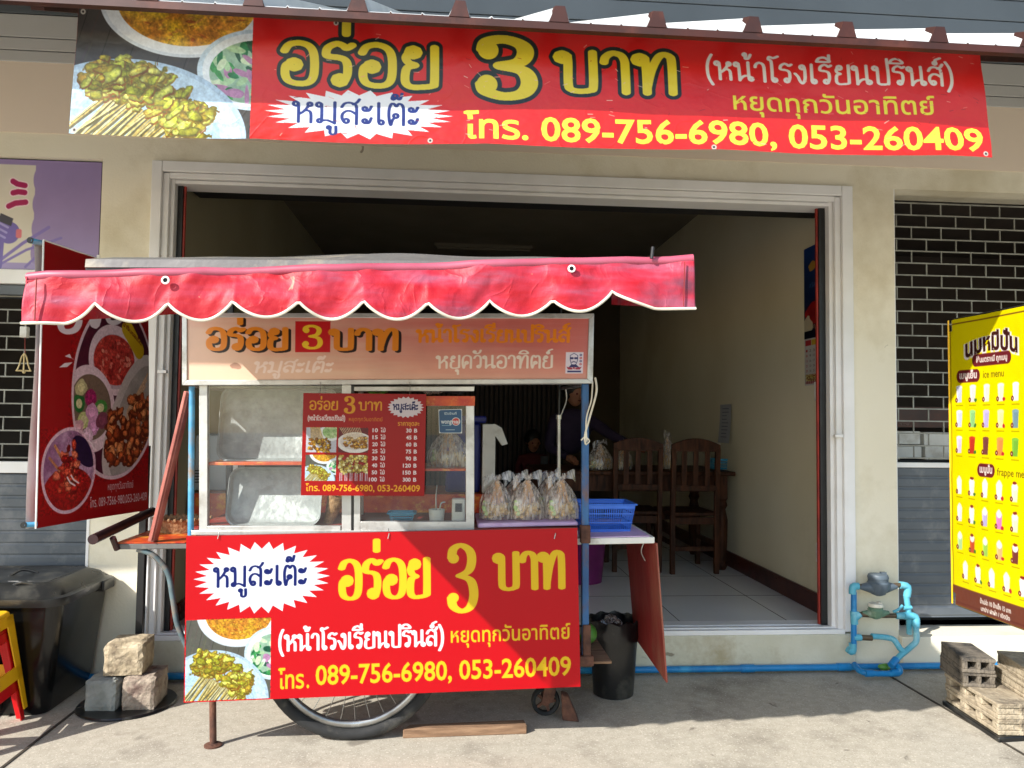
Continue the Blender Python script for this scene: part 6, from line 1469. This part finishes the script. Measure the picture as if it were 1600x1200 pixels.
for i, (px_, py, lab) in enumerate(((1284, 865, 'white wall socket low on the inner right wall'), (1281, 611, 'white light switch below the calendar'))):
    p = wq(px_, py); m = MB(); m.box((xw-.012, p.y-.05, p.z-.055), (xw+.009, p.y+.05, p.z+.055)); o = m.build('wall_socket' if i == 0 else 'light_switch', 'white', None, bevel=.004); tag(o, lab, 'socket' if i == 0 else 'switch')
p = wq(1135, 632); q = wq(1135, 692); c = Canvas(20, 50, 3, (196, 198, 204)); rd = random.Random(2)
for i in range(9): c.rect(4, 5+4.6*i, rd.uniform(12, 16), 6+4.6*i, (110, 116, 130))
o = c.sheet('pinned_paper', print_mat('pinned_paper_print', .6), lambda u_, v_: (xw-.006-.02*v_*v_+0*u_, p.y+.12-.24*u_, p.z+(q.z-p.z)*v_)); tag(o, 'pale notice paper pinned on the inner right wall above the table', 'paper')
MB().blob((xw-.01, p.y, p.z), .012, 8, 0).build('pin', 'redline', None) if 0 else None
t = thing('ceiling_light', (.3, 3.9, 3.07), 'long unlit fluorescent lamp on the shop ceiling', 'lamp'); MB().box((P(678, 388, 3.9).x, 3.87, 3.045), (P(832, 390, 3.9).x, 3.93, 3.08)).build('batten', 'ceil', t, bevel=.004)
MB().tube([(P(682, 388, 3.9).x, 3.9, 3.035), (P(828, 390, 3.9).x, 3.9, 3.035)], .014, 12).build('tube', 'ceil', t, smooth=True)
# partition at the back
t = thing('slatted_partition', (.4, 4.9, ZS), 'dark slatted partition standing across the back of the shop', 'partition'); m = MB()
for i in range(34): m.box((-.6+.055*i, 4.9, ZS), (-.6+.055*i+.032, 4.93, 2.5))
m.build('slats', 'brownslat', t); MB().box((-.62, 4.935, ZS), (1.3, 4.96, 2.55)).build('backing', 'dark', t)
# table with red cloth behind the cart, things on it
zb = .86
t = thing('prep_table', (-.6, .62, ZS), 'low prep table under a red patterned oilcloth just inside the doorway', 'table')
MB().box((-1.38, .36, zb-.02), (.30, .9, zb)).build('tabletop', 'wood', t); MB().box((-1.385, .352, zb-.12), (.305, .905, zb-.1)).box((-1.386, .350, zb+.001), (.306, .907, zb+.005)).prism([(-1.386, .350, zb+.001), (.306, .350, zb+.001), (.306, .345, zb-.18), (-1.386, .345, zb-.2)], (0, .004, 0)).build('oilcloth', 'redcloth', t)
for x in (-1.33, .25):
    for y in (.4, .86): MB().box((x-.02, y-.02, ZS), (x+.02, y+.02, zb-.02)).build('leg', 'wood', t)
a, b = P(262, 757, .5), P(362, 680, .5); t = thing('white_appliance', (a.x, .5, zb), 'white enamel appliance with vent slots on the red prep table', 'appliance')
MB().box((a.x, .5, zb+.006), (b.x, .8, b.z)).build('housing', 'applwhite', t, bevel=.01); m = MB()
for k_ in (0, 1):
    for i in range(5): m.box((a.x+.05+k_*.085, .496, zb+.05+.016*i), (a.x+.085+k_*.085, .4995, zb+.055+.016*i))
m.build('vent', 'black', t)
a, b = P(740, 750, .45), P(760, 650, .45); t = thing('blue_bin', (a.x-.1, .5, zb), 'deep blue lidded plastic bin behind the cabinet', 'bin'); MB().box((a.x-.16, .45, zb+.006), (b.x-.03, .62, b.z-.04)).build('body', 'deepblue', t, bevel=.015); MB().box((a.x-.175, .435, b.z-.04), (b.x, .635, b.z)).build('lid', 'deepblue', t, bevel=.01)
a, b = P(752, 742, .42), P(784, 663, .42); t = thing('white_carton', (a.x, .5, zb), 'tall off-white carton with a bent flap right of the blue bin', 'carton')
MB().box((a.x+.005, .42, zb+.006), (b.x-.035, .55, b.z)).build('box', 'white', t, bevel=.003); MB().prism([(b.x-.04, .418, b.z+.002), (b.x+.0, .418, b.z-.02), (b.x+.035, .418, b.z-.11), (b.x+.005, .418, b.z-.12), (b.x-.075, .418, b.z-.01)], (0, .12, 0)).build('flap', 'white', t)
# magenta crate glimpsed under the cart
p = P(930, 868, .9); t = thing('magenta_tub', (p.x, .9, ZS), 'magenta plastic tub standing inside behind the cart post', 'tub'); MB().lathe([(.13, 0), (.16, .34), (.17, .35), (.155, .35), (.125, .01)], (p.x-.02, 1.25, ZS+.001), 28).build('body', 'magenta', t, smooth=True)

# ------------------------------------------------------------------ two people at the back of the shop
def skin_body(name, joints, edges, mt, parent=None, sub=2):
    me = bpy.data.meshes.new(name); names = list(joints); off = Vector(parent['_o']) if parent is not None else Vector((0, 0, 0))
    me.from_pydata([tuple(Vector(joints[k][0])-off) for k in names], [(names.index(a), names.index(b)) for a, b in edges], [])
    o = bpy.data.objects.new(name, me); col.objects.link(o)
    if parent is not None: o.parent = parent; o['_o'] = list(off)
    md = o.modifiers.new('skin', 'SKIN'); 
    if not me.skin_vertices: bpy.context.view_layer.objects.active = o
    for i, k in enumerate(names):
        r = joints[k][1]; me.skin_vertices[0].data[i].radius = (r, r) if not hasattr(r, '__len__') else r
    me.skin_vertices[0].data[0].use_root = True
    md.use_smooth_shade = True; s_ = o.modifiers.new('sub', 'SUBSURF'); s_.levels = sub; s_.render_levels = sub; me.materials.append(M[mt]); return o
def head(p, r, parent, facing=(0, -1, 0), hairlen=0.):
    f = Vector(facing).normalized(); s_ = Vector((-f.y, f.x, 0)); p = Vector(p); m = MB(); n, k = 20, 16; vs = []
    for i in range(n+1):
        th = math.pi*i/n
        for j_ in range(k):
            a = 2*math.pi*j_/k; q = f*math.sin(th)*math.cos(a)*r*.92+s_*math.sin(th)*math.sin(a)*r*.76+Vector((0, 0, math.cos(th)*r*1.12))
            if math.cos(th) < -.2: q = Vector((q.x*.86, q.y*.86, q.z))
            vs.append(p+q)
    m.add(vs, [(i*k+j_, (i+1)*k+j_, (i+1)*k+(j_+1) % k, i*k+(j_+1) % k) for i in range(n) for j_ in range(k)])
    m.blob(p+f*r*.95-Vector((0, 0, r*.15)), r*.16, 8, 0, (1, 1, 1.5))
    for e in (-1, 1): m.blob(p+s_*e*r*.77-Vector((0, 0, r*.08)), r*.2, 8, 0, (.5, .7, 1.2))
    m.build('head', 'skin', parent, smooth=True)
    m = MB()
    for e in (-1, 1): m.blob(p+f*r*.84+s_*e*r*.32+Vector((0, 0, r*.02)), r*.09, 8, 0)
    m.blob(p+f*r*.84-Vector((0, 0, r*.5)), r*.1, 8, 0, (2.2, 1, .5)); m.build('face_features', 'pinkcloth', parent, smooth=True)
    m = MB(); m.blob(p-f*r*.18+Vector((0, 0, r*.24)), r*1.04, 18, .02, (.9, .95, 1.02)); 
    if hairlen: m.blob(p-f*r*.5-Vector((0, 0, r*.3+hairlen/2)), r*.8, 12, .05, (.9, .6, 1.2))
    m.build('hair', 'hair', parent, smooth=True)
def hand(w, d, parent, down=(0, 0, -1)):
    """palm with five fingers at wrist point w pointing along d"""
    w = Vector(w); d = Vector(d).normalized(); s_ = d.cross(Vector((0, 0, 1))).normalized(); u_ = s_.cross(d); m = MB()
    m.tube([w, w+d*.03, w+d*.075], [.02, .03, .034], 10)
    for i, L_ in enumerate((.062, .07, .066, .052)):
        b = w+d*.075+s_*(.024-.016*i); m.tube([b, b+d*L_*.5, b+d*L_*.85-u_*L_*.3], [.0085, .008, .0065], 8)
    b = w+d*.03+s_*.028; m.tube([b, b+s_*.024+d*.02, b+s_*.03+d*.05], [.011, .0095, .008], 8)
    m.build('hand', 'skin', parent, smooth=True)
# seated child looking at a phone
hx = P(833, 690, 4.3); ox, oy = hx.x, 4.3
A = thing('person', (ox, oy, ZS), 'small seated person in a dull red top holding a phone at the back', 'person'); zz = hx.z
J = {'hip': ((ox, oy+.05, zz-.48), .12), 'belly': ((ox, oy+.04, zz-.36), .11), 'chest': ((ox, oy+.02, zz-.22), .12), 'neck': ((ox, oy+.01, zz-.12), .045),
     'ls': ((ox-.13, oy+.02, zz-.18), .05), 'le': ((ox-.17, oy-.03, zz-.34), .038), 'lw': ((ox-.02, oy-.16, zz-.33), .026), 'rs': ((ox+.13, oy+.02, zz-.18), .05), 're': ((ox+.17, oy-.03, zz-.34), .038), 'rw': ((ox+.1, oy-.18, zz-.3), .026)}
skin_body('top', J, [('hip', 'belly'), ('belly', 'chest'), ('chest', 'neck'), ('chest', 'ls'), ('ls', 'le'), ('le', 'lw'), ('chest', 'rs'), ('rs', 're'), ('re', 'rw')], 'pinkcloth', A)
J = {'hip': ((ox, oy+.05, zz-.5), .12), 'lk': ((ox-.1, oy-.28, zz-.5), .07), 'la': ((ox-.1, oy-.28, ZS+.06), .04), 'lf': ((ox-.1, oy-.38, ZS+.03), .035), 'rk': ((ox+.1, oy-.28, zz-.5), .07), 'ra': ((ox+.1, oy-.28, ZS+.06), .04), 'rf': ((ox+.1, oy-.38, ZS+.03), .035)}
skin_body('trousers', J, [('hip', 'lk'), ('lk', 'la'), ('la', 'lf'), ('hip', 'rk'), ('rk', 'ra'), ('ra', 'rf')], 'darkcloth', A)
head((ox, oy, zz), .1, A, (.2, -1, -.2)); hand((ox-.02, oy-.16, zz-.33), (.6, -.8, .2), A); hand((ox+.1, oy-.18, zz-.3), (-.1, -.9, .3), A)
tag(MB().box((ox+.05, oy-.27, zz-.28), (ox+.13, oy-.26, zz-.14)).build('mobile_phone', 'black', None, bevel=.004), 'dark mobile phone held by the seated person at the back', 'phone')
t = thing('plastic_stool', (ox, oy+.1, ZS), 'dark stool under the seated person at the back', 'stool'); MB().box((ox-.15, oy-.05, zz-.64), (ox+.15, oy+.25, zz-.60)).build('seat', 'darkcloth', t, bevel=.01)
for a_ in (-.12, .12):
    for b_ in (-.02, .22): MB().box((ox+a_-.02, oy+b_-.02, ZS), (ox+a_+.02, oy+b_+.02, zz-.64)).build('leg', 'darkcloth', t)
# person in purple leaning over the inner table
oy = ty0+1.0; hx = P(897, 612, oy); ox, zz = hx.x, hx.z
A = thing('person', (ox, oy, ZS), 'person in a purple shirt leaning over the inner table behind the post', 'person')
J = {'hip': ((ox-.04, oy+.1, ZS+.78), .13), 'belly': ((ox-.03, oy+.08, ZS+.92), .13), 'chest': ((ox-.01, oy+.03, zz-.3), .14), 'neck': ((ox, oy, zz-.14), .055),
     'ls': ((ox-.17, oy+.03, zz-.25), .06), 'le': ((ox-.22, oy-.03, zz-.48), .045), 'lw': ((ox-.08, oy-.2, zz-.55), .03), 'rs': ((ox+.17, oy+.02, zz-.26), .06), 're': ((ox+.33, oy-.08, zz-.38), .045), 'rw': ((ox+.5, oy-.2, zz-.46), .03)}
skin_body('shirt', J, [('hip', 'belly'), ('belly', 'chest'), ('chest', 'neck'), ('chest', 'ls'), ('ls', 'le'), ('le', 'lw'), ('chest', 'rs'), ('rs', 're'), ('re', 'rw')], 'purple', A)
J = {'hip': ((ox-.04, oy+.1, ZS+.8), .13), 'lk': ((ox-.13, oy+.08, ZS+.45), .075), 'la': ((ox-.13, oy+.12, ZS+.07), .045), 'lf': ((ox-.13, oy+.0, ZS+.035), .04), 'rk': ((ox+.06, oy+.08, ZS+.45), .075), 'ra': ((ox+.06, oy+.12, ZS+.07), .045), 'rf': ((ox+.06, oy, ZS+.035), .04)}
skin_body('trousers', J, [('hip', 'lk'), ('lk', 'la'), ('la', 'lf'), ('hip', 'rk'), ('rk', 'ra'), ('ra', 'rf')], 'darkcloth', A)
head((ox, oy-.01, zz), .11, A, (.5, -1, -.3)); hand((ox-.08, oy-.2, zz-.55), (.5, -.8, -.3), A); hand((ox+.5, oy-.2, zz-.46), (.9, -.4, -.3), A)

for o in list(bpy.data.objects):
    if '_o' in o: del o['_o']
